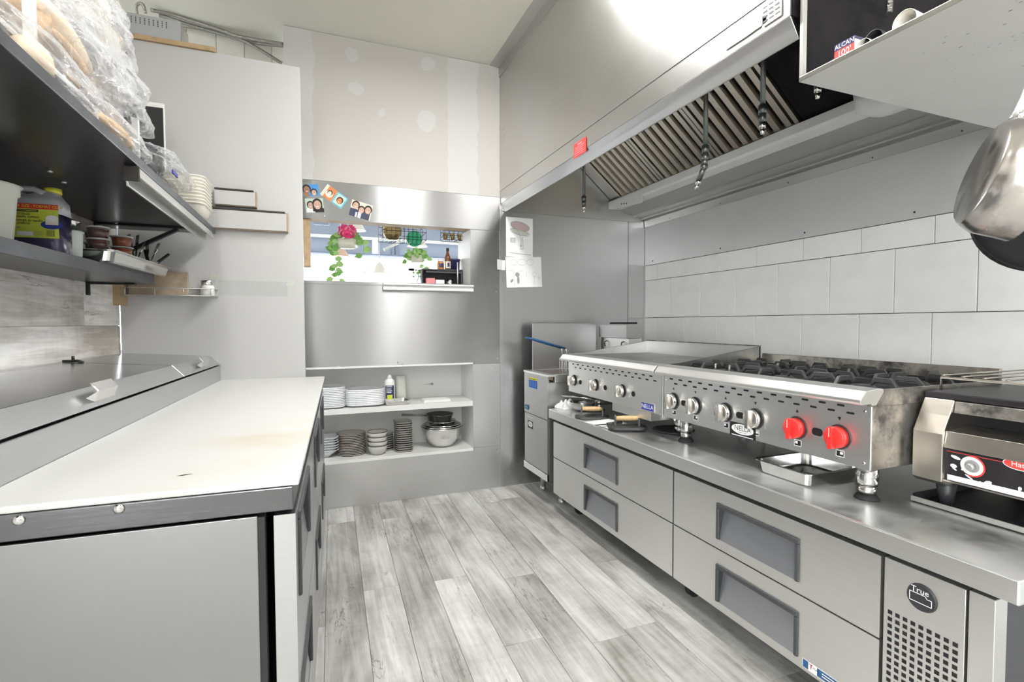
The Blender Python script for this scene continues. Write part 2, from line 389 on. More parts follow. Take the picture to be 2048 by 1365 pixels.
# ------------------------------------------------------------------ builders
WM = {}                                         # world matrix of every parent
def tag(o, label=None, cat=None, group=None, kind=None):
    if label: o['label'] = label
    if cat: o['category'] = cat
    if group: o['group'] = group
    if kind: o['kind'] = kind
    return o
def T(name, label, cat, loc, rotz=0.0, group=None, kind=None):
    o = bpy.data.objects.new(name, None); C.objects.link(o)
    o.empty_display_size = 0.05
    o.location = loc; o.rotation_euler = (0, 0, rotz)
    WM[o] = Matrix.Translation(Vector(loc)) @ Matrix.Rotation(rotz, 4, 'Z')
    return tag(o, label, cat, group, kind)
def TL(name, label, cat, u, v, z, group=None, rz=0.0):
    return T(name, label, cat, L(u, v, z), -AL + rz, group)

class MB:
    """collects shapes in world coordinates (optionally through a map) and links them as one mesh"""
    def __init__(self, m=None):
        self.bm = bmesh.new(); self.m = m; self.mi = 0
    def v(self, p):
        p = Vector(p)
        if self.m: p = Vector(self.m(p))
        return self.bm.verts.new(p)
    def face(self, pts):
        try:
            f = self.bm.faces.new([self.v(p) for p in pts]); f.material_index = self.mi
        except ValueError: pass
        return self
    def fv(self, vs, smooth=False):
        try:
            f = self.bm.faces.new(vs); f.material_index = self.mi; f.smooth = smooth
        except ValueError: pass
    def box(self, x0, x1, y0, y1, z0, z1):
        c = [(x, y, z) for x in (x0, x1) for y in (y0, y1) for z in (z0, z1)]
        vs = [self.v(p) for p in c]
        for q in ((0, 1, 3, 2), (4, 6, 7, 5), (0, 4, 5, 1), (2, 3, 7, 6), (0, 2, 6, 4), (1, 5, 7, 3)):
            self.fv([vs[i] for i in q])
        return self
    def prism(self, poly, ax, a, b):
        """polygon in the plane across axis ax (remaining axes in x,y,z order), from a to b"""
        def P(q, t):
            return (t, q[0], q[1]) if ax == 'x' else (q[0], t, q[1]) if ax == 'y' else (q[0], q[1], t)
        A = [self.v(P(q, a)) for q in poly]; B = [self.v(P(q, b)) for q in poly]
        n = len(poly)
        self.fv(A[::-1]); self.fv(B)
        for i in range(n): self.fv([A[i], A[(i + 1) % n], B[(i + 1) % n], B[i]])
        return self
    def cyl(self, p0, p1, r0, r1=None, seg=14, cap=True):
        p0, p1 = Vector(p0), Vector(p1); r1 = r0 if r1 is None else r1
        d = (p1 - p0).normalized()
        a = d.orthogonal().normalized(); b = d.cross(a)
        A = []; B = []
        for i in range(seg):
            t = 2 * math.pi * i / seg; o = a * math.cos(t) + b * math.sin(t)
            A.append(self.v(p0 + o * r0)); B.append(self.v(p1 + o * r1))
        for i in range(seg): self.fv([A[i], A[(i + 1) % seg], B[(i + 1) % seg], B[i]], True)
        if cap: self.fv(A[::-1]); self.fv(B)
        return self
    def tube(self, pts, r, seg=6, closed=False, cap=True):
        pts = [Vector(p) for p in pts]; n = len(pts); rings = []
        up = None
        for i, p in enumerate(pts):
            if closed: d = (pts[(i + 1) % n] - pts[i - 1])
            else: d = pts[min(i + 1, n - 1)] - pts[max(i - 1, 0)]
            d.normalize()
            if up is None: up = d.orthogonal().normalized()
            up = (up - d * up.dot(d))
            if up.length < 1e-6: up = d.orthogonal()
            up.normalize(); s = d.cross(up)
            rr = r[i] if isinstance(r, (list, tuple)) else r
            rings.append([self.v(p + (up * math.cos(2 * math.pi * k / seg) + s * math.sin(2 * math.pi * k / seg)) * rr) for k in range(seg)])
        for i in range(n if closed else n - 1):
            A, B = rings[i], rings[(i + 1) % n]
            for k in range(seg): self.fv([A[k], A[(k + 1) % seg], B[(k + 1) % seg], B[k]], True)
        if cap and not closed: self.fv(rings[0][::-1]); self.fv(rings[-1])
        return self
    def lathe(self, prof, seg=24, c=(0, 0, 0), sx=1.0, sy=1.0, sq=0.0, M=None, cap=True):
        """revolve (r, z) pairs about z; sq>0 squares the circle towards a rounded rectangle"""
        c = Vector(c); rings = []
        for r, z in prof:
            ring = []
            for i in range(seg):
                t = 2 * math.pi * i / seg
                x, y = math.cos(t), math.sin(t)
                if sq:
                    e = 1.0 - sq * 0.72
                    x = math.copysign(abs(x) ** e, x); y = math.copysign(abs(y) ** e, y)
                p = Vector((x * r * sx, y * r * sy, z))
                if M: p = M @ p
                ring.append(self.v(c + p))
            rings.append(ring)
        for A, B in zip(rings, rings[1:]):
            for i in range(seg): self.fv([A[i], A[(i + 1) % seg], B[(i + 1) % seg], B[i]], True)
        if cap and prof[0][0] > 1e-5: self.fv(rings[0][::-1])
        if cap and prof[-1][0] > 1e-5: self.fv(rings[-1])
        bmesh.ops.remove_doubles(self.bm, verts=[v for v in rings[0] + rings[-1] if v.is_valid], dist=1e-6)
        return self
    def ell(self, c, rx, ry, rz, seg=14, rings=8, M=None):
        prof = [(max(1e-7, math.sin(math.pi * i / rings)), -math.cos(math.pi * i / rings)) for i in range(rings + 1)]
        c = Vector(c)
        R = []
        for r, z in prof:
            ring = []
            for i in range(seg):
                t = 2 * math.pi * i / seg; p = Vector((math.cos(t) * r * rx, math.sin(t) * r * ry, z * rz))
                if M: p = M @ p
                ring.append(self.v(c + p))
            R.append(ring)
        for A, B in zip(R, R[1:]):
            for i in range(seg): self.fv([A[i], A[(i + 1) % seg], B[(i + 1) % seg], B[i]], True)
        bmesh.ops.remove_doubles(self.bm, verts=R[0] + R[-1], dist=1e-5)
        return self
    def build(self, name, mats, parent=None, bevel=0.0, bseg=2, smooth=None, label=None, cat=None, group=None, kind=None, solid=0.0, recalc=True):
        if recalc: bmesh.ops.recalc_face_normals(self.bm, faces=self.bm.faces[:])
        me = bpy.data.meshes.new(name)
        M = WM.get(parent) if parent is not None else None
        if M is not None: self.bm.transform(M.inverted())
        elif parent is None:
            # origin at the base centre of the mesh
            xs = [v.co for v in self.bm.verts]
            o3 = Vector(((min(p.x for p in xs) + max(p.x for p in xs)) / 2, (min(p.y for p in xs) + max(p.y for p in xs)) / 2, min(p.z for p in xs)))
            self.bm.transform(Matrix.Translation(-o3))
        self.bm.to_mesh(me); self.bm.free()
        for m in (mats if isinstance(mats, (list, tuple)) else [mats]): me.materials.append(MATS[m])
        if smooth is not None:
            for p in me.polygons: p.use_smooth = smooth
        o = bpy.data.objects.new(name, me); C.objects.link(o)
        if parent is not None:
            o.parent = parent; WM[o] = M if M is not None else Matrix.Identity(4)
        else:
            o.location = o3; WM[o] = Matrix.Translation(o3)
        if solid:
            sm = o.modifiers.new('solid', 'SOLIDIFY'); sm.thickness = solid; sm.offset = 0
        if bevel:
            bv = o.modifiers.new('bevel', 'BEVEL'); bv.width = bevel; bv.segments = bseg; bv.limit_method = 'ANGLE'; bv.angle_limit = math.radians(40)
            bv.harden_normals = False
        return tag(o, label, cat, group, kind)

def copy_tree(o, parent=None):
    c = o.copy(); C.objects.link(c)
    if parent is not None: c.parent = parent
    for ch in [k for k in bpy.data.objects if k.parent == o]: copy_tree(ch, c)
    return c
def clone(o, loc, rotz=None, label=None, rot=None, scale=None):
    c = copy_tree(o); c.location = loc
    if rotz is not None: c.rotation_euler = (0, 0, rotz)
    if rot is not None: c.rotation_euler = rot
    if scale is not None: c.scale = scale
    if label: c['label'] = label
    return c
ORD = ['topmost', 'second from the top', 'third from the top', 'fourth from the top', 'fifth from the top', 'sixth from the top', 'seventh from the top', 'eighth from the top', 'ninth from the top', 'tenth from the top', 'eleventh from the top', 'twelfth from the top', 'thirteenth from the top', 'fourteenth from the top', 'fifteenth from the top']
def ordn(k, n):
    return 'bottom one' if k == n - 1 else ORD[k]

# frames for flat prints: origin, x direction, y direction (normal = x cross y)
class Fr:
    def __init__(self, o, x, y):
        self.o, self.x, self.y = Vector(o), Vector(x).normalized(), Vector(y).normalized(); self.n = self.x.cross(self.y).normalized()
    def p(self, q, h=0.0): return self.o + self.x * q[0] + self.y * q[1] + self.n * h
GL = {}
def glyphs(s, size):
    if s not in GL:
        cu = bpy.data.curves.new('t', 'FONT'); cu.body = s; cu.size = 1.0; cu.align_x = 'CENTER'; cu.align_y = 'CENTER'; cu.resolution_u = 2
        ob = bpy.data.objects.new('t', cu); C.objects.link(ob)
        dg = bpy.context.evaluated_depsgraph_get(); dg.update()
        me = bpy.data.meshes.new_from_object(ob.evaluated_get(dg))
        GL[s] = ([v.co.copy() for v in me.vertices], [list(p.vertices) for p in me.polygons])
        bpy.data.objects.remove(ob); bpy.data.curves.remove(cu); bpy.data.meshes.remove(me)
    vs, fs = GL[s]
    return [(v.x * size, v.y * size) for v in vs], fs
def decal(name, parent, fr, shapes, h0=0.0004, dh=0.00025, label=None, back=None):
    """flat print: shapes = (points, material) or ('text', string, size, (x, y), material[, angle])"""
    mb = MB(); mats = []
    h = h0
    for s in shapes:
        if s[0] == 'text':
            _, st, size, c, mt = s[:5]; ang = s[5] if len(s) > 5 else 0.0; squeeze = s[6] if len(s) > 6 else 1.0
            if mt not in mats: mats.append(mt)
            mb.mi = mats.index(mt)
            vs, fs = glyphs(st, size); ca, sa = math.cos(ang), math.sin(ang)
            V = [mb.v(fr.p((c[0] + x * squeeze * ca - y * sa, c[1] + x * squeeze * sa + y * ca), h)) for x, y in vs]
            for f in fs: mb.fv([V[i] for i in f])
        else:
            pts, mt = s
            if mt not in mats: mats.append(mt)
            mb.mi = mats.index(mt)
            mb.fv([mb.v(fr.p(q, h)) for q in pts])
        h += dh
    return mb.build(name, mats, parent, label=label, recalc=False)
def rect(x0, x1, y0, y1): return [(x0, y0), (x1, y0), (x1, y1), (x0, y1)]
def oval(cx, cy, rx, ry, n=20, a0=0.0, a1=2 * math.pi, rot=0.0):
    o = []
    for i in range(n):
        t = a0 + (a1 - a0) * i / (n - (0 if abs(a1 - a0 - 2 * math.pi) < 1e-6 else 1))
        x, y = rx * math.cos(t), ry * math.sin(t)
        o.append((cx + x * math.cos(rot) - y * math.sin(rot), cy + x * math.sin(rot) + y * math.cos(rot)))
    return o
def rrect(x0, x1, y0, y1, r, n=4):
    o = []
    for cx, cy, a in ((x1 - r, y1 - r, 0), (x0 + r, y1 - r, 90), (x0 + r, y0 + r, 180), (x1 - r, y0 + r, 270)):
        for i in range(n + 1):
            t = math.radians(a + 90 * i / n); o.append((cx + r * math.cos(t), cy + r * math.sin(t)))
    return o
def stroke(pts, w):
    """thin polygon strip along a polyline, as a list of quads"""
    out = []
    for (x0, y0), (x1, y1) in zip(pts, pts[1:]):
        dx, dy = x1 - x0, y1 - y0; l = math.hypot(dx, dy) or 1; nx, ny = -dy / l * w / 2, dx / l * w / 2
        out.append([(x0 + nx, y0 + ny), (x0 - nx, y0 - ny), (x1 - nx, y1 - ny), (x1 + nx, y1 + ny)])
    return out
def screw(parent, p, n, r=0.006, m='steel_bright'):
    p, n = Vector(p), Vector(n)
    return MB().cyl(p, p + n * 0.0025, r, r * 0.6, 8).build('screw', m, parent)

# ================================================================== the setting
YB, XR, ZC = 3.355, 2.447, 2.97         # back wall, right wall, ceiling
ZS = 1.449                              # sill of the pass-through
st = 'structure'
# floor with planks
floor = MB().box(-4, 5, -4.5, 9.2, -0.06, -0.005).build('floor', 'grey_print', kind=st)
pl_me = None
PW, PLN = 0.1545, 1.52
ang = -math.radians(1.6)
pc = Vector((0.6, 2.0, 0))
fx0 = -0.2
off = {}
for i in range(-8, 15):
    o0 = rnd.uniform(0, PLN) if i not in (1, 2) else (0.75 if i == 1 else 0.2)
    y = -4.6 + o0 - PLN
    while y < 3.55:
        y1 = min(y + PLN, 3.63)
        if y1 > -4.4:
            if pl_me is None:
                o = MB().box(-PW / 2 + 0.0008, PW / 2 - 0.0008, -PLN / 2 + 0.0008, PLN / 2 - 0.0008, -0.005, 0.0).build('plank', 'floor_wood', floor, bevel=0.0006, bseg=1)
                pl_me = o; 
            else:
                o = pl_me.copy(); C.objects.link(o)
            cx, cy = fx0 + i * PW + 0.6, (y + y1) / 2
            d = Matrix.Rotation(ang, 3, 'Z') @ Vector((cx - pc.x, cy - pc.y, 0))
            o.matrix_parent_inverse = Matrix.Identity(4)
            o.location = pc + d - floor.location
            o.rotation_euler = (0, 0, ang); o.scale = (1, (y1 - y) / PLN, 1)
            if o is pl_me:
                # mesh was built in the floor's frame: recentre
                me = o.data
                for v in me.vertices: v.co += floor.location
        y += PLN
MB().box(-4, 5, -4.5, 9.2, ZC, ZC + 0.08).build('ceiling', 'paint_ceiling', kind=st)

# back wall: framing behind, sheets in front
NX, NZ0, NZM, NZ1, NY = 1.015, 0.306, 0.638, 0.895, 3.66      # niche: right side, floor, middle shelf, top, back
OX, OZ1 = 1.003, 1.830                                       # opening: right side, top
XL = -0.156
wb = MB()
wb.box(XL, XR + .0095, YB + .004, YB + .105, OZ1 + 0.012, ZC)              # above the opening
wb.box(NX + 0.0125, XR + .0095, YB + .004, NY + 0.02, 0, OZ1 + 0.012)         # right of it
wb.box(XL, OX + 0.012, YB + .004, NY + 0.02, 0, NZ0 - 0.02)          # under the niche
wb.box(XL, OX + 0.012, YB + .004, NY + 0.02, NZ1 + 0.012, ZS - 0.02)  # between niche and opening
wb.box(XL, OX + 0.012, NY + 0.012, NY + 0.02, NZ0 - 0.02, NZ1 + 0.02)
wb.box(XL, XL + 0.012, YB + .004, NY + 0.02, NZ0 - 0.02, NZ1 + 0.02)
wall_back = wb.build('wall_back', 'paint_room', kind=st)
def sheet(name, x0, x1, z0, z1, m, y=YB, th=0.003, lab=None, bev=0.0008):
    return MB().box(x0, x1, y, y + th, z0, z1).build(name, m, wall_back, bevel=bev, bseg=1, label=lab)
sheet('drywall_panel', XL, 1.2225, 2.0665, ZC - 0.004, 'drywall', YB - 0.002, 0.006, 'bare gypsum board with pale patches of joint compound')
sheet('steel_panel', XL, 1.216, OZ1, 2.0655, 'steel_panel', YB - 0.003, lab='polished steel strip above the pass-through')
sheet('steel_panel', OX, 1.216, ZS + 0.001, OZ1 - 0.001, 'steel_panel')
sheet('steel_panel', XL, 1.216, NZ1, ZS, 'steel_panel', lab='wide steel sheet below the pass-through')
sheet('steel_panel', NX, 1.216, NZ0 + 0.001, NZ1 - 0.001, 'steel_panel_dull')
sheet('steel_panel', XL, 1.216, 0.004, NZ0, 'steel_panel_dull', lab='steel sheet under the shelves')
sheet('corner_strip', 1.2165, 1.247, 0.004, 1.985, 'steel_panel_dull', YB - 0.004)
sheet('steel_panel', 1.2475, 2.288, 0.004, 1.985, 'steel_panel_dull', lab='dull steel sheet behind the fryer')
sheet('gap', 2.288, 2.292, 0.004, 1.985, 'gap_black', YB + 0.001)
sheet('steel_panel', 2.292, XR - 0.004, 1.632, 1.985, 'steel_panel_dull')
sheet('steel_panel', 2.292, XR - 0.004, 1.217, 1.630, 'steel_panel_dull')
sheet('steel_panel', 2.292, XR - 0.004, 0.004, 1.215, 'steel_panel_dull')
for x, z, n in ((1.19, 1.78, 0), (1.19, 1.40, 0), (1.19, 1.50, 0), (1.195, 0.93, 0), (1.19, 0.84, 0), (1.155, 0.86, 0), (1.19, 0.37, 0), (1.19, 0.28, 0), (0.50, 0.285, 0), (0.51, 0.07, 0), (0.855, 1.85, 0), (0.06, 1.85, 0), (0.50, 0.925, 0), (0.53, 0.91, 0), (0.13, 0.91, 0)):
    screw(wall_back, (x, YB - 0.003, z), (0, -1, 0), 0.005)
# niche lining and shelves
mb = MB(); mb.box(XL + .012, NX, NY, NY + 0.012, NZ0 - 0.02, NZ1 + 0.012); mb.build('niche_back', 'melamine', wall_back)
mb = MB(); mb.box(NX, NX + 0.012, YB + 0.004, NY, NZ0 - 0.02, NZ1 + 0.012); mb.build('niche_side', 'melamine', wall_back)
mb = MB(); mb.box(XL + .012, NX, YB - 0.004, NY, NZ1 , NZ1 + 0.012); mb.build('niche_top', 'melamine', wall_back)
mb = MB(); mb.box(XL + .012, NX - 0.001, YB - 0.004, NY, NZ0 - 0.020, NZ0); mb.build('niche_shelf', 'melamine', wall_back, bevel=0.001)
mb = MB(); mb.box(XL + .012, NX - 0.001, YB - 0.002, NY, NZM - 0.036, NZM); mb.build('niche_shelf', 'melamine', wall_back, bevel=0.001)
mb = MB(); mb.box(XL, OX + 0.012, YB - 0.003, NY + 0.08, ZS - 0.02, ZS); mb.build('sill', 'steel_panel', wall_back, bevel=0.001)
mb = MB(); mb.box(XL, OX + .012, YB + 0.0005, YB + 0.105, OZ1, OZ1 + 0.0115); mb.build('opening_head', 'wood_plain', wall_back)
mb = MB(); mb.box(OX, OX + .0115, YB + 0.004, NY + 0.02, ZS, OZ1); mb.build('opening_side', 'melamine', wall_back)
mb = MB(); mb.box(-0.12, -0.024, YB + 0.010, YB + 0.10, 1.536, OZ1); mb.build('wood_jamb', 'wood_plain', wall_back, bevel=0.002, label='short brown wooden jamb')
# ceiling trim over the hood
tr = MB(); tr.prism([(1.150, ZC), (1.222, ZC), (1.222, ZC - 0.075), (1.215, ZC - 0.075), (1.215, ZC - 0.012), (1.150, ZC - 0.004)], 'y', 1.0, YB - 0.002)
tr1 = tr.build('trim_1', 'steel_hood_dark', kind=st)
for k in range(7): screw(tr1, (1.2145, 1.25 + k * 0.33, ZC - 0.04), (-1, 0, 0), 0.004)

# right wall with tiles
wr = MB().box(XR + 0.010, XR + 0.09, -4.4, YB + 0.30, 0, ZC).build('wall_right', 'grout', kind=st)
rows = [(1.513, 1.630), (1.2205, 1.511), (0.917, 1.2185), (0.612, 0.915)]
TW = 0.3085
joints = {0: 2.885, 1: 3.040, 2: 2.887, 3: 3.040}
for r, (z0, z1) in enumerate(rows):
    y = joints[r]
    y = y + 2 * TW
    me_full = None
    while y > -0.6:
        ya, yb_ = y - TW, min(y, YB - 0.004)
        if yb_ - ya > 0.01:
            full = yb_ - ya > TW - 1e-4
            if full and me_full is not None:
                o = me_full.copy(); C.objects.link(o); o.location.y = ya + TW / 2 - me_full['y0'] + me_full.location.y
                o.parent = wr
            else:
                jit = 0.0
                o = MB().box(XR + rnd.uniform(-.0005, .0005), XR + 0.0105, ya + 0.0018, yb_ - 0.0018, z0 + .0006, z1 - .0006).build('tile', 'tile', wr, bevel=0.0012, bseg=1)
                if full: me_full = o; o['y0'] = ya + TW / 2
        y -= TW
for o in bpy.data.objects:
    if 'y0' in o: del o['y0']
MB().box(XR - 0.003, XR + 0.010, -0.7, YB - 0.004, 1.632, 1.985).build('steel_backsplash', 'steel_splash', wr, bevel=0.001, bseg=1)
MB().box(XR - 0.001, XR + 0.010, -0.7, YB - 0.004, 0.0, 0.610).build('wall_base_panel', 'steel_panel_dull', wr)
MB().box(XR - 0.001, XR + 0.010, -0.7, 1.0, 1.986, ZC - 0.002).build('upper_panel', 'paint_room', wr)
for k, y in enumerate((3.25, 2.55, 1.95, 1.42, 0.9, 0.3)):
    screw(wr, (XR - 0.003, y, 1.66), (-1, 0, 0), 0.005, 'wire_black')

# partition on the left
PY = 2.84
part = MB().box(-0.847, -0.056, PY, PY + 0.10, 0, 2.498).build('wall_partition', 'paint_white', kind=st, bevel=0.001)
MB().box(-0.87, -0.436, PY - 0.012, PY + 0.16, 2.499, 2.521).build('top_board', 'wood_plain', part, bevel=0.001, label='raw wood board on top of the white partition')
MB().box(-0.885, -0.853, PY - 0.015, PY + 0.09, 2.33, 2.4985).build('stud', 'wood_plain', part, bevel=0.001)
MB().box(-0.872, -0.818, PY - 0.045, PY - 0.001, 1.268, 1.405).build('stud_block', 'wood_plain', part, bevel=0.0015, label='end of a raw wood stud in the corner')
# wall far behind the partition, tiled
FYT = 3.585
wf = MB().box(-1.6, XL - 0.002, FYT + 0.010, FYT + 0.10, 2.15, ZC).build('wall_far', 'grout', kind=st)
tx = [PX(q, 95, 1, FYT).x for q in (374, 432, 489, 543)]
pitch = (tx[3] - tx[0]) / 3
x = tx[0] - 4 * pitch
while x < XL - 0.02:
    MB().box(x + 0.001, min(x + pitch, XL - 0.004) - 0.001, FYT, FYT + 0.0105, 2.16, ZC - 0.004).build('tile', 'tile_far', wf, bevel=0.001, bseg=1)
    x += pitch
# left wall, turned, with wood-look planks
UW = -0.967
MB().box(XR, XR + 0.010, -4.4, -0.702, 0, ZC - .002).build('rear_panel', 'rear_wall', wr)
wl = MB(LM)
WV0, WV1, WZ0, WZ1 = -4.10, -0.46, 0.50, 2.76            # window added behind the camera as side light for tiles and drawers
wl.box(UW - 0.10, UW - 0.008, WV1, 2.835, 0, ZC); wl.box(UW - 0.10, UW - 0.008, -4.5, WV0, 0, ZC)
wl.box(UW - 0.10, UW - 0.008, WV0, WV1, 0, WZ0); wl.box(UW - 0.10, UW - 0.008, WV0, WV1, WZ1, ZC)
wl = wl.build('wall_left', 'paint_room', kind=st)
f = MB(LM)
for (a, b_) in ((WV0, WV0 + .05), (WV1 - .05, WV1), ((WV0 + WV1) / 2 - .025, (WV0 + WV1) / 2 + .025)): f.box(UW - .09, UW - .02, a, b_, WZ0, WZ1)
f.box(UW - .09, UW - .02, WV0, WV1, WZ0, WZ0 + .05); f.box(UW - .09, UW - .02, WV0, WV1, WZ1 - .05, WZ1)
w4 = f.build('window_4', 'dining_white', kind=st)
MB(LM).box(UW - .06, UW - .055, WV0 + .05, WV1 - .05, WZ0 + .05, WZ1 - .05).build('pane', 'glass', w4)
z = 0.80; r = 0
while z < ZC - 0.01:
    v = 2.832; first = True
    z1 = min(z + 0.187, ZC - 0.003)
    k = 0
    while v > -0.6:
        ln = 1.22 if k else (0.62, 1.05, 0.35)[r % 3]
        a = max(v - ln, -0.6)
        MB(LM).box(UW - 0.008, UW, a + 0.0006, v - 0.0006, z + 0.0006, z1 - 0.0006).build('plank', 'wall_wood', wl)
        v = a; k += 1
    z = z1; r += 1
# walls behind the camera
MB().box(-1.6, XR + 0.1, -4.42, -4.32, 0, ZC).build('wall_front', 'rear_wall', kind=st)

# the dining room seen through the opening
DX0, DX1, DYF = -3.6, 4.6, 9.0
d = MB()
d.box(DX0 - .1, DX0, 2.95, DYF, 0, ZC); d.box(DX1, DX1 + .1, YB + .11, DYF, 0, ZC)
d.box(XR + 0.095, DX1, YB + .004, YB + .105, 0, ZC)
d.box(DX0, -1.10, 2.84, 2.94, 0, ZC)
d.build('wall_dining', 'dining_white', kind=st)
d = MB()
d.box(DX0, DX1, DYF, DYF + .12, 0, 0.75)
d.box(DX0, DX1, DYF, DYF + .12, 2.36, ZC)
wdf = d.build('wall_street', 'slate_blue', kind=st)
MB().box(DX0, DX1, DYF - 0.05, DYF, 2.615, 2.665).build('white_band', 'dining_white', wdf)
MB().box(DX0, DX1, DYF - 0.03, DYF, 2.36, 2.385).build('window_head', 'slate_blue_dark', wdf)
for x in (0.45, 1.25, 1.32, -1.2, 2.6): MB().box(x, x + 0.05, DYF - 0.03, DYF, 2.385, 2.615).build('bulkhead_rib', 'slate_blue_dark', wdf)
MB().box(0.92, 1.02, DYF - 0.06, DYF, 2.385, 2.64).build('white_post', 'dining_white', wdf)
for n, (xa, xb) in enumerate(((DX0, -1.5), (-1.5, 1.6), (1.6, DX1)), 1):
    f = MB()
    f.box(xa, xa + .05, DYF + .02, DYF + .09, .75, 2.36); f.box(xb - .05, xb, DYF + .02, DYF + .09, .75, 2.36)
    f.box(xa, xb, DYF + .02, DYF + .09, .75, .80); f.box(xa, xb, DYF + .02, DYF + .09, 2.12, 2.16); f.box(xa, xb, DYF + .02, DYF + .09, 2.31, 2.36)
    wo = f.build('window_%d' % n, 'dining_white', kind=st)
    MB().box(xa + .05, xb - .05, DYF + .05, DYF + .056, .80, 2.31).build('pane', 'glass', wo)
MB().box(DX0, DX1, 8.72, 8.82, 2.02, 2.06).build('trim_2', 'dining_white', kind=st)

# ceiling fixtures (all out of view: first one inferred, the others added for fill)
for k, (lx, ly, lz, lw) in enumerate(LAMPS):
    lt = T('unseen_ceiling_light', 'long white unseen ceiling tube fixture, number %s from the back wall' % ('one', 'two', 'three', 'four', 'five', 'six')[k], 'ceiling light', (lx, ly, 2.87), 0, 'ceiling tube fixtures')
    MB().box(lx - .10, lx + .10, ly - .60, ly + .60, 2.93, ZC - .001).build('housing', 'white_metal', lt, bevel=.004)
    MB().prism([(lx - .085, 2.9295), (lx + .085, 2.9295), (lx + .07, 2.862), (lx - .07, 2.862)], 'y', ly - .58, ly + .58).build('diffuser', 'diffuser', lt, bevel=.006)

# ================================================================== range hood
HX, HY0, HY1 = 1.222, 1.03, YB - 0.006
hood = T('range_hood', 'long stainless steel wall canopy hood with baffle filters over the cooking line', 'range hood', (1.85, 2.2, 1.95))
zs = [2.020, 2.108, 2.556, ZC - 0.078]
for k in range(3):
    MB().box(HX - (0.0022 if k == 1 else 0), HX + 0.004, HY0, HY1, zs[k] + 0.0006, zs[k + 1] - 0.0006).build('front_panel', 'steel_hood', hood, bevel=0.0006, bseg=1)
MB().box(HX, HX + 0.004, HY0, HY1, zs[3], ZC - 0.002).build('front_panel', 'steel_hood_dark', hood)
MB().prism([(HX, 2.0195), (HX + 0.034, 1.966), (HX + 0.040, 1.966), (HX + 0.040, 1.985), (HX + 0.012, 2.0195)], 'y', HY0, HY1).build('front_lip', 'steel_hood', hood, bevel=0.0008, bseg=1)
# near end (closed, shade put into its black colour) and the inner end against the back wall
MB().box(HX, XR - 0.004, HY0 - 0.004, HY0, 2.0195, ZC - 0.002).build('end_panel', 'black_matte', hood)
MB().box(HX + 0.006, XR - 0.05, HY1 - 0.004, HY1, 1.972, 2.70).build('inner_end_panel', 'steel_hood_dark', hood)
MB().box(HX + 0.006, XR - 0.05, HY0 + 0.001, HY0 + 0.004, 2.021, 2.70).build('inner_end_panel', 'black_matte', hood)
MB().box(HX + 0.006, XR - 0.2, HY0 + .01, HY1 - .006, 2.70, 2.705).build('inner_top', 'steel_hood_dark', hood)
# rear: trough rail, sloping rear panel, wall flashing
RX, RZ = 2.10, 2.062
MB().prism([(RX, RZ), (RX + 0.012, RZ - 0.012), (RX + 0.10, RZ - 0.012), (RX + .10, RZ + 0.0), (RX + 0.016, RZ), (RX + 0.008, RZ + 0.042), (RX, RZ + 0.042)], 'y', HY0 + 0.01, HY1 - 0.006).build('grease_trough', 'white_metal', hood, bevel=0.001, bseg=1)
MB().prism([(RX + 0.10, RZ - 0.012), (XR - 0.045, 1.998), (XR - 0.045, 2.004), (RX + 0.10, RZ - 0.004)], 'y', HY0 + 0.01, HY1 - 0.006).build('rear_panel', 'steel_hood_dark', hood)
MB().prism([(XR - 0.045, 1.990), (XR - 0.004, 1.990), (XR - 0.004, 1.934), (XR - 0.008, 1.934), (XR - 0.012, 1.982), (XR - 0.045, 2.004)], 'y', HY0 + 0.004, HY1).build('wall_flashing', 'steel_hood', hood, bevel=0.0006, bseg=1)
for y in (3.05, 2.55, 2.05, 1.6, 1.25): screw(hood, (XR - 0.0085, y, 1.950), (-1, 0, 0.1), 0.004, 'wire_black')
MB().box(XR - 0.12, XR - .01, HY0 + 0.01, HY1 - .006, 2.004, 2.70).build('rear_duct_wall', 'steel_hood_dark', hood)
# baffle filters leaning from the trough up to the front
fdir = Vector((-0.77, 0, 0.64)).normalized(); fn = Vector((-0.64, 0, -0.77)).normalized()
fo = Vector((RX + 0.030, 0, RZ + 0.045))
FL = 0.50
def fpt(s, y, h): return Vector((fo.x, y, fo.z)) + fdir * s + fn * h
y_end = 3.215
widths = [0.50, 0.50, 0.50]
for k, wd in enumerate(widths):
    ya, yb_ = y_end - wd + 0.003, y_end - 0.003
    fm = lambda p: fpt(p[0], p[1], p[2])
    mb = MB(fm)
    mb.box(0, FL, ya, ya + 0.022, -0.02, 0.012); mb.box(0, FL, yb_ - 0.022, yb_, -0.02, 0.012)
    mb.box(0, 0.02, ya, yb_, -0.02, 0.010); mb.box(FL - 0.02, FL, ya, yb_, -0.02, 0.010)
    fl = mb.build('baffle_filter', 'steel_filter', hood)
    MB(fm).box(0.0, FL, ya + .01, yb_ - .01, -0.05, -0.045).build('filter_back', 'gap_black', fl)
    nb = 7; w_ = (wd - 0.05) / nb
    for j in range(nb):
        yc = ya + 0.025 + w_ * (j + 0.5)
        h = w_ * 0.31
        MB(fm).prism([(yc - h, -0.012), (yc - h + 0.004, 0.008), (yc + h - 0.004, 0.008), (yc + h, -0.012), (yc + h - 0.003, -0.012), (yc + h - 0.006, 0.005), (yc - h + 0.006, 0.005), (yc - h + 0.003, -0.012)], 'x', 0.012, FL - 0.012).build('baffle', 'steel_filter', fl)
    y_end -= wd
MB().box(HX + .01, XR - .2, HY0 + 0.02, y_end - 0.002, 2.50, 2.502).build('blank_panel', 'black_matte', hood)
MB(lambda p: fpt(p[0], p[1], p[2])).box(0, FL, HY0 + 0.012, y_end - 0.004, -0.01, -0.004).build('blank_panel', 'black_matte', hood)
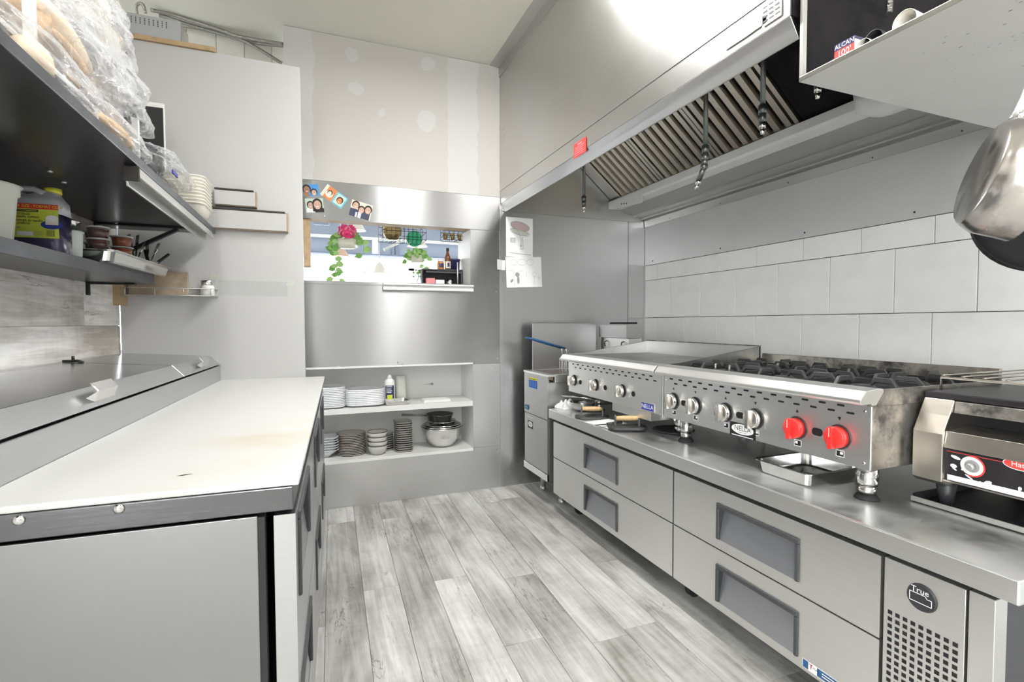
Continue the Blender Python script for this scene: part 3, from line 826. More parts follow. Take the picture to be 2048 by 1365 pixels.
MB(lambda p: fpt(p[0], p[1], p[2])).box(0, FL, 3.22, HY1 - 0.01, -0.01, -0.004).build('blank_panel', 'steel_hood_dark', hood)
# bracket plate with three holes at the far end of the trough, white grease cup at the near end
a = PX(1228, 418, 0, RX - 0.004); b_ = PX(1284, 400, 0, RX - 0.004)
MB().prism([(a.y, a.z - 0.005), (b_.y, b_.z - 0.02), (b_.y - .002, b_.z + 0.025), (b_.y + 0.01, RZ + 0.03), (a.y - 0.02, RZ + 0.03), (a.y, a.z + 0.02)], 'x', RX - 0.006, RX - 0.001).build('cup_bracket', 'plastic_white', hood, bevel=0.001, label='pale plate with three dark holes')
mb = MB()
for k in range(3):
    q = PX(1243 + k * 5, 408 - k * 0.4, 0, RX - 0.006); mb.cyl((RX - 0.0066, q.y, q.z), (RX - 0.0058, q.y, q.z), 0.006, seg=8)
mb.build('bracket_holes', 'gap_black', hood)
mb = MB(); c = PX(1790, 222, 0, RX - 0.03)
mb.lathe([(0.0, -0.052), (0.055, -0.050), (0.075, -0.035), (0.082, 0.0), (0.085, 0.055), (0.080, 0.055), (0.074, 0.0), (0.0, -0.03)], 20, (RX - 0.02, PX(1795, 235, 0, RX - .02).y, RZ - 0.012), sx=1.0, sy=1.7, sq=0.7)
mb.build('grease_cup', 'plastic_white', hood, smooth=True, label='white rounded grease cup')
# fire suppression pipes and nozzles
def pipe(px, y0, y1, xx, bend=None):
    top = PX(px, y0, 0, xx); bot = PX(px, y1, 0, xx)
    p0 = Vector((xx, top.y, 2.60)); p1 = Vector((xx, top.y, bot.z + 0.10))
    pp = MB().cyl(p0, p1, 0.0098, seg=12).build('nozzle_pipe', 'pipe_black', hood)
    mb = MB().cyl(p1 + Vector((0, 0, .028)), p1 - Vector((0, 0, 0.004)), 0.016, seg=10)
    if bend:
        q = p1 + Vector((0.0, 0.006, -0.06)); mb.ell(p1 + Vector((0, 0, -0.02)), .017, .017, .02); mb.cyl(p1 + Vector((0, 0, -0.02)), q, 0.013, seg=10); mb.ell(q, .016, .016, .018)
        e = q + Vector((0.0, 0.03, -0.05)); mb.cyl(q, e, 0.012, seg=10); e2 = e + Vector((0, 0.022, -0.038))
    else:
        e = p1 - Vector((0, 0, 0.035)); mb.cyl(p1, e, 0.013, seg=10); e2 = e - Vector((0, 0, 0.045))
    mb.build('elbow' if bend else 'coupling', 'pipe_black', pp)
    m2 = MB().cyl(e, e.lerp(e2, .5), 0.012, 0.012, seg=8).cyl(e.lerp(e2, .5), e2, 0.009, 0.007, seg=8)
    m2.build('nozzle', 'steel_bright', pp, label='chrome spray nozzle')
pipe(1168, 330, 432, 1.65); pipe(1412, 178, 350, 1.60, True); pipe(1527, 100, 278, 1.60); pipe(1636, 150, 208, 1.66)
# red warning label, tape residue, ventilation slots at the near top
fr = Fr((HX - 0.0025, 0, 0), (0, -1, 0), (0, 0, 1))
def yz(px, py, x=HX - 0.0025): q = PX(px, py, 0, x); return (-q.y, q.z)
q = [yz(1147, 314), yz(1173, 301), yz(1173, 279), yz(1147, 291)]
cx, cz = sum(p[0] for p in q) / 4, sum(p[1] for p in q) / 4
w2, h2 = 0.062, 0.036
sh = [(rrect(cx - w2, cx + w2, cz - h2, cz + h2, 0.005), 'red_flat'), (rect(cx - .022, cx + .022, cz + .020, cz + .027), 'pink')]
for k in range(5): sh.append((rect(cx - 0.05, cx + 0.05 - 0.01 * (k % 3), cz + 0.010 - k * 0.0095, cz + 0.013 - k * 0.0095), 'pink'))
decal('warning_label', hood, fr, sh, label='small red warning sticker')
decal('tape_residue', hood, fr, [([yz(1442, 95), yz(1455, 68), yz(1532, 30), yz(1534, 44), yz(1490, 75), yz(1452, 100)], 'aluminium')])
sh = []
for k in range(6):
    for j in range(3):
        yy = 1.068 + j * 0.02; zz = 2.045 + k * 0.0125
        sh.append((rect(-yy - 0.008, -yy + 0.008, zz, zz + 0.005), 'handle_grey'))
decal('maker_plate', hood, fr, [(rect(-1.12, -1.055, 2.035, 2.10), 'plastic_white')] + sh[:12], label='pale printed maker plate')

# ================================================================== chef base (refrigerated drawers under the cooking line)
BX = 1.357
base = T('chef_base', 'long low stainless refrigerated chef base with four drawers under the range', 'refrigerator', (1.76, 1.70, 0.0))
MB().box(BX + 0.03, 2.165, 0.618, 2.78, 0.126, 0.592).build('body', 'gap_black', base)
MB().box(BX + 0.05, 2.165, 0.612, 0.617, 0.13, 0.592).build('end_panel', 'handle_grey', base, label='dark grey end panel')
top = MB().box(BX - 0.02, 2.19, 0.563, 2.806, 0.593, 0.648).build('worktop', 'steel_top', base, bevel=0.004)
MB().box(BX - 0.0214, BX - 0.0202, 0.567, 2.802, 0.596, 0.6445).build('front_strip', 'steel_front', base)
def drawer(parent, mp, s0, s1, z0, z1, hs0, hs1, hz0, hz1, body='steel_front', th=0.028, pocket='steel_pull', name='drawer'):
    """drawer front in (s along, d outward, z) with a recessed pull; mp maps to world"""
    f = lambda p: mp(p[0], p[1], p[2])
    mb = MB(f)
    mb.box(s0, hs0, -th, 0, z0, z1); mb.box(hs1, s1, -th, 0, z0, z1); mb.box(hs0, hs1, -th, 0, hz1, z1); mb.box(hs0, hs1, -th, 0, z0, hz0)
    bmesh.ops.remove_doubles(mb.bm, verts=mb.bm.verts[:], dist=1e-5)
    dr = mb.build(name, body, parent)
    t = 0.013
    hb = MB(f)
    hb.box(hs0, hs1, -0.004, 0.006, hz1 - t * 1.3, hz1); hb.box(hs0, hs0 + t, -0.004, 0.006, hz0, hz1 - t * 1.3); hb.box(hs1 - t, hs1, -0.004, 0.006, hz0, hz1 - t * 1.3)
    h = hb.build('handle', 'handle_grey', dr, bevel=0.003, label='dark grey recessed pull frame')
    pk = MB(f)
    pk.face([(hs0 + t, -0.001, hz0), (hs1 - t, -0.001, hz0), (hs1 - t, -0.024, hz1 - t), (hs0 + t, -0.024, hz1 - t)])
    pk.build('pull_plate', pocket, h)
    sd = MB(f)
    for s in (hs0 + t, hs1 - t): sd.face([(s, 0.0, hz0), (s, -0.026, hz1 - t), (s, 0.0, hz1 - t)])
    sd.face([(hs0 + t, 0, hz1 - t), (hs1 - t, 0, hz1 - t), (hs1 - t, -0.026, hz1 - t), (hs0 + t, -0.026, hz1 - t)])
    sd.build('pull_side', 'black_plastic', h)
    return dr
mpB = lambda s, d, z: (BX - d, s, z)
for (s0, s1, a, b_) in ((1.662, 2.776, 2.066, 2.392), (0.846, 1.654, 1.080, 1.418)):
    drawer(base, mpB, s0, s1, 0.354, 0.572, a, b_, 0.388, 0.522)
    drawer(base, mpB, s0, s1, 0.128, 0.349, a, b_, 0.156, 0.296)
MB().box(BX + 0.001, BX + 0.03, 0.664, 0.838, 0.128, 0.574).build('compressor_panel', 'steel_front', base, bevel=0.001, bseg=1)
MB().box(BX + 0.003, BX + 0.05, 0.612, 0.659, 0.128, 0.576).build('corner_post', 'steel_front', base, bevel=0.001, bseg=1)
frB = Fr((BX + 0.001, 0, 0), (0, -1, 0), (0, 0, 1))
sh = []
for r in range(17):
    for c in range(9):
        y = 0.822 - c * 0.0176; z = 0.437 - r * 0.0178
        sh.append((rect(-y - 0.0052, -y + 0.0052, z - 0.0052, z + 0.0052), 'gap_black'))
decal('vent_holes', base, frB, sh, dh=0.0)
cx, cz = -0.751, 0.511
bd = MB().cyl((BX + 0.001, 0.751, cz), (BX - 0.004, 0.751, cz), 0.0335, 0.031, 28).build('badge', 'black_plastic', base, label='round black maker badge')
frb = Fr((BX - 0.004, 0, 0), (0, -1, 0), (0, 0, 1))
sh = [('text', 'True', 0.020, (cx - 0.002, cz + 0.017), 'white_flat', 0.0)]
for s in stroke([(cx - 0.024, cz - 0.012), (cx - 0.024, cz + 0.009), (cx + 0.010, cz + 0.009), (cx + 0.014, cz + 0.004), (cx + 0.024, cz + 0.004), (cx + 0.024, cz - 0.012), (cx - 0.024, cz - 0.012)], 0.0016): sh.append((s, 'white_flat'))
decal('badge_print', bd, frb, sh)
frs = Fr((BX - 0.0005, 0, 0), (0, -1, 0), (0, 0, 1))
sh = [(rect(-1.064, -0.925, 0.138, 0.166), 'white_flat'), (rect(-1.062, -0.927, 0.140, 0.164), 'blue_handle'), (rect(-1.044, -1.016, 0.140, 0.164), 'white_flat'), ('text', 'T', 0.022, (-1.036, 0.153), 'red_flat'), ('text', 'True', 0.014, (-1.024, 0.156), 'black_flat')]
for k in range(2): sh.append((rect(-1.0, -0.945, 0.148 + k * 0.008, 0.151 + k * 0.008), 'white_flat'))
decal('maker_sticker', base, frs, sh, label='thin maker sticker low on the drawer')
for x in (1.50, 2.08):
    for y in (0.72, 1.70, 2.70):
        cs = MB().cyl((x, y, 0.070), (x, y, 0.128), 0.022).box(x - .03, x + .03, y - .012, y + .012, 0.045, 0.075).build('caster', 'aluminium', base)
        MB().cyl((x, y - 0.014, 0.032), (x, y + 0.014, 0.032), 0.032, seg=18).build('wheel', 'rubber', cs)

# ================================================================== six-burner range top
RXF, RB, RY0, RY1 = 1.458, 2.09, 0.944, 1.851
rng = T('gas_range_top', 'six-burner stainless gas range top with four steel knobs and two red knobs', 'stove', (1.77, 1.40, 0.648))
MB().box(RXF + 0.004, RB - .004, RY0 + 0.006, RY1 - 0.004, 0.760, 0.935).build('body', 'steel_side', rng)
MB().box(RXF, RXF + 0.004, RY0, RY1, 0.757, 0.945).build('front_panel', 'steel_front', rng, bevel=0.001, bseg=1)
MB().box(RXF + 0.004, RB, RY0, RY0 + 0.0055, 0.757, 0.940).build('side_panel', 'steel_burnt', rng, bevel=0.0008, bseg=1)
MB().box(RXF - 0.01, RB, RY0 - 0.004, RY0 + 0.006, 0.9405, 0.988).build('side_rail', 'steel_burnt', rng, bevel=0.001)
bull = [(1.410, 0.948), (1.403, 0.956), (1.403, 0.963), (1.425, 0.988), (1.475, 0.992), (1.500, 0.990), (1.500, 0.980), (1.470, 0.944), (1.452, 0.944), (1.452, 0.949)]
MB().prism(bull, 'y', RY0 - 0.006, RY1 - 0.001).build('front_rail', 'steel_front', rng, bevel=0.003, label='rounded steel front rail')
MB().box(1.500, RB - 0.02, RY0 + 0.006, RY1 - 0.004, 0.952, 0.962).build('drip_top', 'cast_iron', rng)
MB().prism([(RB - 0.03, 0.948), (RB, 0.948), (RB, 1.026), (RB - 0.012, 1.026), (RB - 0.018, 0.985)], 'y', RY0 - 0.002, RY1 + 0.03).build('back_guard', 'steel_burnt', rng, bevel=0.002)
def slots(parent, y0, y1, z, n, x, dz=0.019):
    sh = []
    fr = Fr((x, 0, 0), (0, -1, 0), (0, 0, 1))
    for r in range(2):
        for k in range(n):
            y = y1 - (k + 0.5 + r * 0.5) * (y1 - y0) / (n + 0.5)
            sh.append((rrect(-y - 0.012, -y + 0.012, z - r * dz - 0.0032, z - r * dz + 0.0032, 0.003, 2), 'gap_black'))
    return decal('vent_slots', parent, fr, sh, dh=0)
slots(rng, RY0 + 0.03, RY1 - 0.02, 0.932, 14, RXF)
def knob(parent, y, z, x, m, r=0.030):
    sk = MB().cyl((x, y, z), (x - 0.004, y, z), r * 1.12, r * 1.08, 24).build('knob', 'black_plastic', parent)
    mb = MB().lathe([(0.0, 0.0), (r, 0.0), (r * 0.97, 0.022), (r * 0.90, 0.0245), (0.0, 0.0245)], 28, (x - 0.004, y, z), M=Matrix.Rotation(-math.pi / 2, 3, 'Y'))
    mb.build('knob_body', m, sk)
    mp = lambda p: (x - 0.028 - p[2], y + p[0], z + p[1])
    MB(mp).box(-0.0075, 0.0075, -r * 0.98, r * 0.98, 0, 0.017).build('knob_grip', m, sk, bevel=0.002)
    MB(mp).box(-0.0008, 0.0008, r * 0.1, r * 0.9, 0.0168, 0.0174).build('pointer', 'white_flat' if m == 'red' else 'steel_bright', sk)
    return sk
for k, y in enumerate((1.785, 1.650, 1.485, 1.345, 1.178, 1.036)):
    knob(rng, y, 0.836, RXF, 'red' if k > 3 else 'steel_knob', 0.0335)
frR = Fr((RXF, 0, 0), (0, -1, 0), (0, 0, 1))
for k, y in enumerate((1.785, 1.650, 1.485, 1.345, 1.178, 1.036)):
    d_ = 1 if k % 2 == 0 else -1; yy = y - 0.004
    decal('position_arrow', rng, frR, [([(-y - 0.006, 0.891 - d_ * 0.005), (-y + 0.006, 0.891 - d_ * 0.005), (-y, 0.891 + d_ * 0.006)], 'black_flat')])
    decal('burner_symbol', rng, frR, [(rect(-yy - 0.013, -yy + 0.013, 0.776, 0.796), 'white_flat'), (rect(-yy - 0.011, -yy + 0.011, 0.778, 0.794), 'black_flat'), (rect(-yy + (0.0 if k % 2 else -0.009), -yy + (0.009 if k % 2 else 0.0), 0.784, 0.792), 'white_flat')])
for y in (1.718, 1.415, 1.107): decal('pilot_slot', rng, frR, [(rrect(-y - 0.018, -y + 0.018, 0.824, 0.848, 0.010), 'gap_black')])
cx, cz = -1.402, 0.781
decal('maker_badge', rng, frR, [(rect(cx - 0.060, cx + 0.060, cz - 0.026, cz + 0.026), 'black_flat'), (oval(cx, cz + 0.004, 0.052, 0.019), 'white_flat'), ('text', 'NELLA', 0.026, (cx, cz + 0.006), 'black_flat'), (rect(cx - .02, cx + .02, cz - .0085, cz - .0065), 'grey_print'), (rect(cx - .05, cx + .05, cz - .0225, cz - .0195), 'white_flat')], label='black badge with a white oval')
for y, z in ((RY0 + 0.018, 0.925), (RY0 + 0.018, 0.775), (RY1 - 0.015, 0.925)): screw(rng, (RXF, y, z), (-1, 0, 0), 0.005)
for x in (1.54, 2.03):
    for y in (1.005, 1.800):
        lg = MB().lathe([(0.026, 0.690), (0.029, 0.700), (0.029, 0.7605)], 16, (x, y, 0)).lathe([(0.024, 0.664), (0.024, 0.690)], 16, (x, y, 0)).build('leg', 'steel_bright', rng)
        MB().lathe([(0.034, 0.6485), (0.033, 0.652), (0.022, 0.664)], 16, (x, y, 0)).build('foot', 'rubber', lg)
# grates: six, each a frame with raised fingers, burner below
gx = [(1.520, 1.786), (1.790, 2.056)]; gw = (RY1 - RY0 - 0.02) / 3
for i in range(3):
    for (x0, x1) in gx:
        y0 = RY0 + 0.010 + i * gw; y1 = y0 + gw - 0.004; cx, cy = (x0 + x1) / 2, (y0 + y1) / 2
        mb = MB(); t = 0.008; zt = 0.990
        for (xa, xb, ya, yb_) in ((x0, x1, y0, y0 + t), (x0, x1, y1 - t, y1), (x0, x0 + t, y0 + t, y1 - t), (x1 - t, x1, y0 + t, y1 - t)): mb.box(xa, xb, ya, yb_, 0.970, 0.984)
        for (xa, ya) in ((x0, y0), (x1 - t, y0), (x0, y1 - t), (x1 - t, y1 - t)): mb.box(xa, xa + t, ya, ya + t, 0.9625, 0.972)
        g = mb.build('grate', 'cast_iron', rng)
        for (ex, ey) in ((x0 + .002, cy), (x1 - .002, cy), (cx - 0.062, y0 + .002), (cx + 0.062, y0 + .002), (cx - 0.062, y1 - .002), (cx + 0.062, y1 - .002)):
            e = Vector((ex, ey, 0)); q = Vector((cx, cy, 0))
            q = e.lerp(q, 0.60)
            if abs(ex - cx) < 0.1: q.x = e.x * .75 + cx * .25
            d_ = (q - e); l = d_.length; d_.normalize(); nrm = Vector((-d_.y, d_.x, 0)) * 0.0055
            prof = [(0, 0.972), (0, 0.986), (0.22 * l, zt + 0.020), (0.84 * l, zt + 0.020), (l, 0.990), (l, 0.982), (0.80 * l, zt + 0.006), (0.25 * l, zt + .006)]
            A = lambda p, e=e, d_=d_, nrm=nrm: e + d_ * p[0] + nrm * p[1] + Vector((0, 0, p[2]))
            m2 = MB(A); m2.prism(prof, 'y', -1, 1); m2.build('grate_finger', 'cast_iron', g, bevel=.001, bseg=1)
        MB().lathe([(0.0, 0.977), (0.030, 0.977), (0.036, 0.971), (0.046, 0.966), (0.050, 0.9622)], 20, (cx, cy, 0)).build('burner', 'cast_iron', rng)
for (x, y) in ((1.535, RY1 - 0.23), (1.53, RY1 - 0.31), (1.80, 1.55), (1.80, 1.25)): MB().tube([(x, y, 0.963), (x, y, 1.004), (x + 0.004, y, 1.01)], 0.005, 8).build('pilot_tube', 'steel_burnt', rng)

# ================================================================== griddle
GY0, GY1, GB = 1.858, 2.768, 2.045
gr = T('gas_griddle', 'stainless flat-top gas griddle with raised splash guards and three steel knobs', 'griddle', (1.75, 2.31, 0.648))
MB().box(RXF + .004, GB - 0.01, GY0 + 0.004, GY1 - 0.004, 0.765, 0.95).build('body', 'steel_side', gr)
MB().box(RXF, RXF + 0.004, GY0, GY1, 0.757, 0.945).build('front_panel', 'steel_front', gr, bevel=0.001, bseg=1)
MB().box(RXF - 0.006, RXF - 0.0005, GY0 + .002, GY0 + 0.012, 0.757, 0.94).build('corner_strip', 'steel_front', gr)
MB().prism(bull, 'y', GY0 + 0.002, GY1 + 0.015).build('front_rail', 'steel_front', gr, bevel=0.003, label='rounded steel front rail')
MB().box(1.50, GB - 0.012, GY0 + 0.012, GY1 - 0.012, 0.952, 0.984).build('griddle_plate', 'steel_griddle', gr, bevel=0.002)
MB().prism([(1.50, 0.955), (1.50, 0.992), (1.56, 0.996), (GB, 1.062), (GB, 0.955)], 'y', GY0 + 0.002, GY0 + 0.010).build('side_splash', 'steel_griddle', gr, bevel=0.001)
MB().prism([(1.50, 0.955), (1.50, 0.992), (1.56, 0.996), (GB, 1.062), (GB, 0.955)], 'y', GY1 - 0.010, GY1 - 0.002).build('side_splash', 'steel_side', gr, bevel=0.001)
MB().box(GB - 0.010, GB, GY0 + 0.002, GY1 - 0.002, 0.955, 1.062).build('back_splash', 'steel_front', gr, bevel=0.001)
MB().box(GB - 0.014, GB + 0.004, GY0 + 0.002, GY1 - 0.002, 1.0622, 1.067).build('splash_rim', 'steel_burnt', gr)
slots(gr, GY0 + 0.03, GY1 - 0.03, 0.930, 14, RXF)
for y in (2.695, 2.445, 2.180): knob(gr, y, 0.832, RXF, 'steel_knob', 0.030)
mb = MB()
for y in (2.62, 2.345, 2.085): mb.cyl((RXF + .001, y, 0.828), (RXF - 0.003, y, 0.828), 0.014, 0.013, 16)
mb.build('pilot_hole', 'gap_black', gr)
cx, cz = -1.968, 0.782
bd = MB().box(RXF - 0.003, RXF, 1.916, 2.020, 0.763, 0.802).build('maker_badge', 'aluminium', gr, bevel=0.001, label='blue maker badge with white lettering')
decal('badge_print', bd, Fr((RXF - 0.003, 0, 0), (0, -1, 0), (0, 0, 1)), [(rect(cx - 0.046, cx + 0.046, cz - 0.0165, cz + 0.0165), 'blue_badge'), ('text', 'NELLA', 0.028, (cx, cz), 'white_flat', 0.0, 1.1)])
for y in (1.878,): screw(gr, (RXF, y, 0.775), (-1, 0, 0), 0.004)
MB().box(RXF + 0.01, RXF + 0.16, 1.96, 2.29, 0.713, 0.764).build('grease_drawer', 'steel_front', gr, bevel=0.001)
for x in (1.60, 2.0):
    for y in (1.915, 2.64):
        lg = MB().lathe([(0.026, 0.690), (0.029, 0.700), (0.029, 0.7655)], 16, (x, y, 0)).lathe([(0.024, 0.664), (0.024, 0.690)], 16, (x, y, 0)).build('leg', 'steel_bright', gr)
        MB().lathe([(0.034, 0.6485), (0.033, 0.652), (0.022, 0.664)], 16, (x, y, 0)).build('foot', 'rubber', lg)

# ================================================================== fryer
FY0, FY1, FB = 2.862, 3.245, 2.08
fry = T('deep_fryer', 'narrow floor-standing stainless deep fryer in the corner beside the chef base', 'fryer', (1.70, 3.05, 0.0))
MB().box(BX + 0.012, FB, FY0, FY1, 0.165, 0.80).build('body', 'steel_side', fry)
MB().box(BX, BX + 0.012, FY0 + 0.002, FY1 - 0.002, 0.563, 0.838).build('front_panel', 'steel_side', fry, bevel=0.001, bseg=1)
door = MB().box(BX, BX + 0.012, FY0 + 0.004, FY1 - 0.010, 0.215, 0.557).build('door', 'steel_side', fry, bevel=0.001, bseg=1)
MB().box(BX - 0.004, BX + 0.010, FY0 + 0.0, FY1, 0.167, 0.212).build('kick_rail', 'steel_bright', fry, bevel=0.002)
mb = MB(); 
mb.box(BX - 0.004, BX + 0.05, FY0 - 0.004, FY1 + 0.002, 0.838, 0.852); mb.box(BX + 0.05, 1.86, FY0 - 0.004, FY0 + 0.028, 0.80, 0.852); mb.box(BX + 0.05, 1.86, FY1 - 0.028, FY1 + 0.002, 0.80, 0.852); mb.box(1.86, FB, FY0 - 0.004, FY1 + .002, 0.80, 0.852)
mb.build('tank_rim', 'steel_front', fry, bevel=0.002)
MB().box(BX + 0.05, 1.86, FY0 + 0.028, FY1 - 0.028, 0.801, 0.810).build('oil', 'amber', fry)
MB().box(1.42, 1.935, FY1 - 0.004, FY1 + 0.002, 0.852, 1.178).build('side_splash', 'steel_side', fry, bevel=0.0015)
fl = MB().box(1.955, FB, FY0 + 0.02, FY1 - 0.01, 1.075, 1.165).build('flue_box', 'steel_side', fry, bevel=0.001)
MB().box(1.975, FB, FY0 + 0.02, FY1 - 0.01, 0.853, 1.073).build('flue', 'steel_front', fry, bevel=0.001)
MB().box(1.99, FB + 0.02, FY0 + 0.10, FY0 + 0.28, 1.172, 1.184).build('flue_slot', 'gap_black', fry)
for y in (FY0 + 0.08, FY1 - 0.09): MB().tube([(1.975, y, 1.05), (1.958, y, 1.045), (1.955, y, 1.025), (1.962, y, 1.012)], 0.004, 6).build('basket_hook', 'wire_black', fry)
frF = Fr((BX, 0, 0), (0, -1, 0), (0, 0, 1))
sh = [(rect(-3.16, -3.02, 0.795, 0.812), 'yellow'), (rect(-3.16, -3.02, 0.742, 0.794), 'blue_sticker')]
for i in range(3):
    for j in range(4): sh.append((rect(-3.152 + i * 0.046, -3.118 + i * 0.046, 0.782 - j * 0.010, 0.785 - j * 0.010), 'aqua_print'))
sh += [(rect(-3.155, -3.03, 0.801, 0.804), 'mark_dark'), (rect(-3.225, -3.165, 0.583, 0.612), 'blue_handle'), (rect(-3.218, -3.172, 0.595, 0.602), 'aqua_print')]
decal('warning_sticker', fry, frF, sh, label='blue and yellow instruction sticker')
cx, cz = -3.135, 0.485
decal('maker_badge', fry, frF, [(rect(cx - 0.045, cx + 0.045, cz - 0.026, cz + 0.026), 'black_flat'), (oval(cx, cz + 0.003, 0.038, 0.018), 'white_flat'), ('text', 'NELLA', 0.020, (cx, cz + 0.004), 'black_flat'), (rect(cx - 0.05, cx + 0.05, cz + 0.050, cz + 0.053), 'white_flat')], label='black badge with a white oval')
for x in (1.48, 2.0):
    for y in (FY0 + 0.045, FY1 - 0.05):
        MB().cyl((x, y, 0.0), (x, y, 0.03), 0.024, 0.020).cyl((x, y, 0.03), (x, y, 0.166), 0.018).build('leg', 'aluminium', fry)
# basket standing in the fryer, blue handle
bk = T('fryer_basket', 'wire fryer basket with a dark blue coated handle', 'basket', (1.58, 3.03, 0.811))
mb = MB(); bx0, bx1, by0, by1, bz0, bz1 = 1.56, 1.80, 2.935, 3.10, 0.812, 0.935
for z in (bz0, (bz0 + bz1) / 2, bz1): mb.tube([(bx0, by0, z), (bx1, by0, z), (bx1, by1, z), (bx0, by1, z)], 0.002 if z < bz1 else 0.0035, 5, closed=True)
for k in range(11):
    x = bx0 + (bx1 - bx0) * k / 10; mb.tube([(x, by0, bz1), (x, by0, bz0), (x, by1, bz0), (x, by1, bz1)], 0.0016, 4)
for k in range(7):
    y = by0 + (by1 - by0) * k / 6; mb.tube([(bx0, y, bz1), (bx0, y, bz0), (bx1, y, bz0), (bx1, y, bz1)], 0.0016, 4)
h0 = PX(1142, 697, 1, 3.0); h1 = PX(1056, 677, 1, 3.0)
for yy in (2.985, 3.05): mb.tube([(bx0, yy, bz1), (bx0 - .004, yy, h0.z - .02), (bx0 - .012, yy, h0.z)], 0.004, 6)
mb.build('wire_cage', 'aluminium', bk)
MB().tube([(bx0 - .012, 2.985, h0.z), (h1.x + .03, 2.99, h1.z - .004), (h1.x, 3.0, h1.z + .002), (h1.x, 3.035, h1.z + .002), (h1.x + .03, 3.045, h1.z - .004), (bx0 - .012, 3.05, h0.z)], 0.0065, 8).build('handle', 'blue_handle', bk, label='dark blue coated handle')

# ================================================================== conveyor-style toaster at the right edge
TX = 1.61
to = T('toaster', 'greasy stainless counter toaster with a black control panel and a wire rack on top', 'toaster', (1.85, 0.62, 0.655))
TY1, TY0 = 0.925, 0.34
side = [(TX, 0.735), (TX, 0.868), (TX + 0.028, 0.918), (TX + 0.05, 0.960), (2.14, 0.960), (2.14, 0.735), (TX + 0.02, 0.722)]
MB().prism(side, 'y', TY1 - 0.075, TY1).build('side_cheek', 'steel_toaster', to, bevel=0.002)
MB().prism(side, 'y', TY0, TY0 + 0.075).build('side_cheek', 'steel_toaster', to, bevel=0.002)
MB().box(TX + 0.02, 2.12, TY0 + 0.075, TY1 - 0.075, 0.735, 0.78).build('lower_body', 'steel_toaster', to)
MB().box(TX + 0.14, 2.12, TY0 + 0.075, TY1 - 0.075, 0.78, 0.93).build('oven_cavity', 'gap_black', to)
MB().prism([(TX + 0.004, 0.832), (TX + 0.012, 0.878), (TX + 0.12, 0.884), (TX + 0.12, 0.828)], 'y', TY0 + 0.0755, TY1 - 0.0755).build('heat_shield', 'steel_toaster', to, bevel=0.001, label='worn front band reading CAUTION HOT')
MB().prism([(TX + 0.016, 0.740), (TX + 0.010, 0.829), (TX + 0.10, 0.829), (TX + 0.10, 0.740)], 'y', TY0 + 0.0755, TY1 - 0.0755).build('control_panel', 'black_dirty', to)
frT = Fr((TX + 0.0035, 0, 0), (0, -1, 0), (0, 0, 1))
decal('caution_text', to, Fr((TX + 0.007, 0, 0.0), (0, -1, 0), (0.17, 0, 1)), [('text', 'CAUTION HOT', 0.020, (-0.745, 0.857), 'grey_print')])
frC = Fr((TX + 0.016, 0, 0.740), (0, -1, 0), (-0.067, 0, 1))
dq = PX(1945, 933, 0, TX + 0.013)
dx_, dz_ = -dq.y, dq.z - 0.740
sh = [(rect(-TY1 + 0.08, -TY0 - .08, 0.003, 0.018), 'white_metal')]
for k in range(46):
    a0 = rnd.uniform(-TY1 + .09, -TY0 - .1); h0 = 0.014 + abs(rnd.gauss(0, .022)); sh.append((oval(a0, min(h0, .07), rnd.uniform(.002, .014), rnd.uniform(.0015, .006), 7, rot=rnd.uniform(-.6, .6)), 'white_metal'))
decal('worn_paint', to, frC, sh, h0=.0002, dh=0.00002, label='black paint worn off to bare metal').__setitem__('kind', 'stuff')
sh = [(oval(dx_, dz_, 0.026, 0.026, 28), 'white_metal'), (oval(dx_, dz_, 0.017, 0.017, 20), 'grey_print')]
arc = oval(dx_, dz_, 0.029, 0.029, 22, -1.9, 1.7); arc2 = oval(dx_, dz_, 0.025, 0.025, 22, -1.9, 1.7)
decal('dial_scale', to, frC, sh, h0=.0016, dh=.0002)
decal('dial_arc', to, frC, [(arc + arc2[::-1], 'red_flat')], h0=.0022)
lq = PX(2040, 930, 0, TX + 0.013); lx, lz_ = -lq.y + 0.004, lq.z - 0.740
decal('maker_badge', to, frC, [(oval(lx, lz_, 0.036, 0.0145, 24), 'white_flat'), (oval(lx, lz_, 0.034, 0.0128, 24), 'red_flat'), ('text', 'Hatco', 0.018, (lx + .003, lz_), 'white_flat')], h0=.0018, label='red oval maker badge')
decal('red_line', to, frC, [(rect(-TY1 + 0.08, -TY0 - .08, 0.083, 0.0845), 'red_flat')])
kq = frC.p((dx_, dz_), 0.004); MB().cyl(kq, kq + frC.n * 0.014, 0.010, 0.008, 16).build('dial', 'aluminium', to)
MB().box(TX + 0.05, 2.14, TY0, TY1, 0.9605, 0.978).build('top_cover', 'black_dirty', to, bevel=0.003)
MB().prism([(TX + 0.045, 0.925), (TX + 0.05, 0.958), (TX + 0.13, 0.958), (TX + 0.13, 0.925)], 'y', TY0 + .0755, TY1 - 0.0755).build('top_bar', 'steel_burnt', to, bevel=0.002)
for x in (TX + 0.07, 2.06):
    for y in (TY1 - 0.05, TY0 + 0.05): MB().cyl((x, y, 0.6545), (x, y, 0.735), 0.016, 0.027, 14).build('foot', 'black_plastic', to)
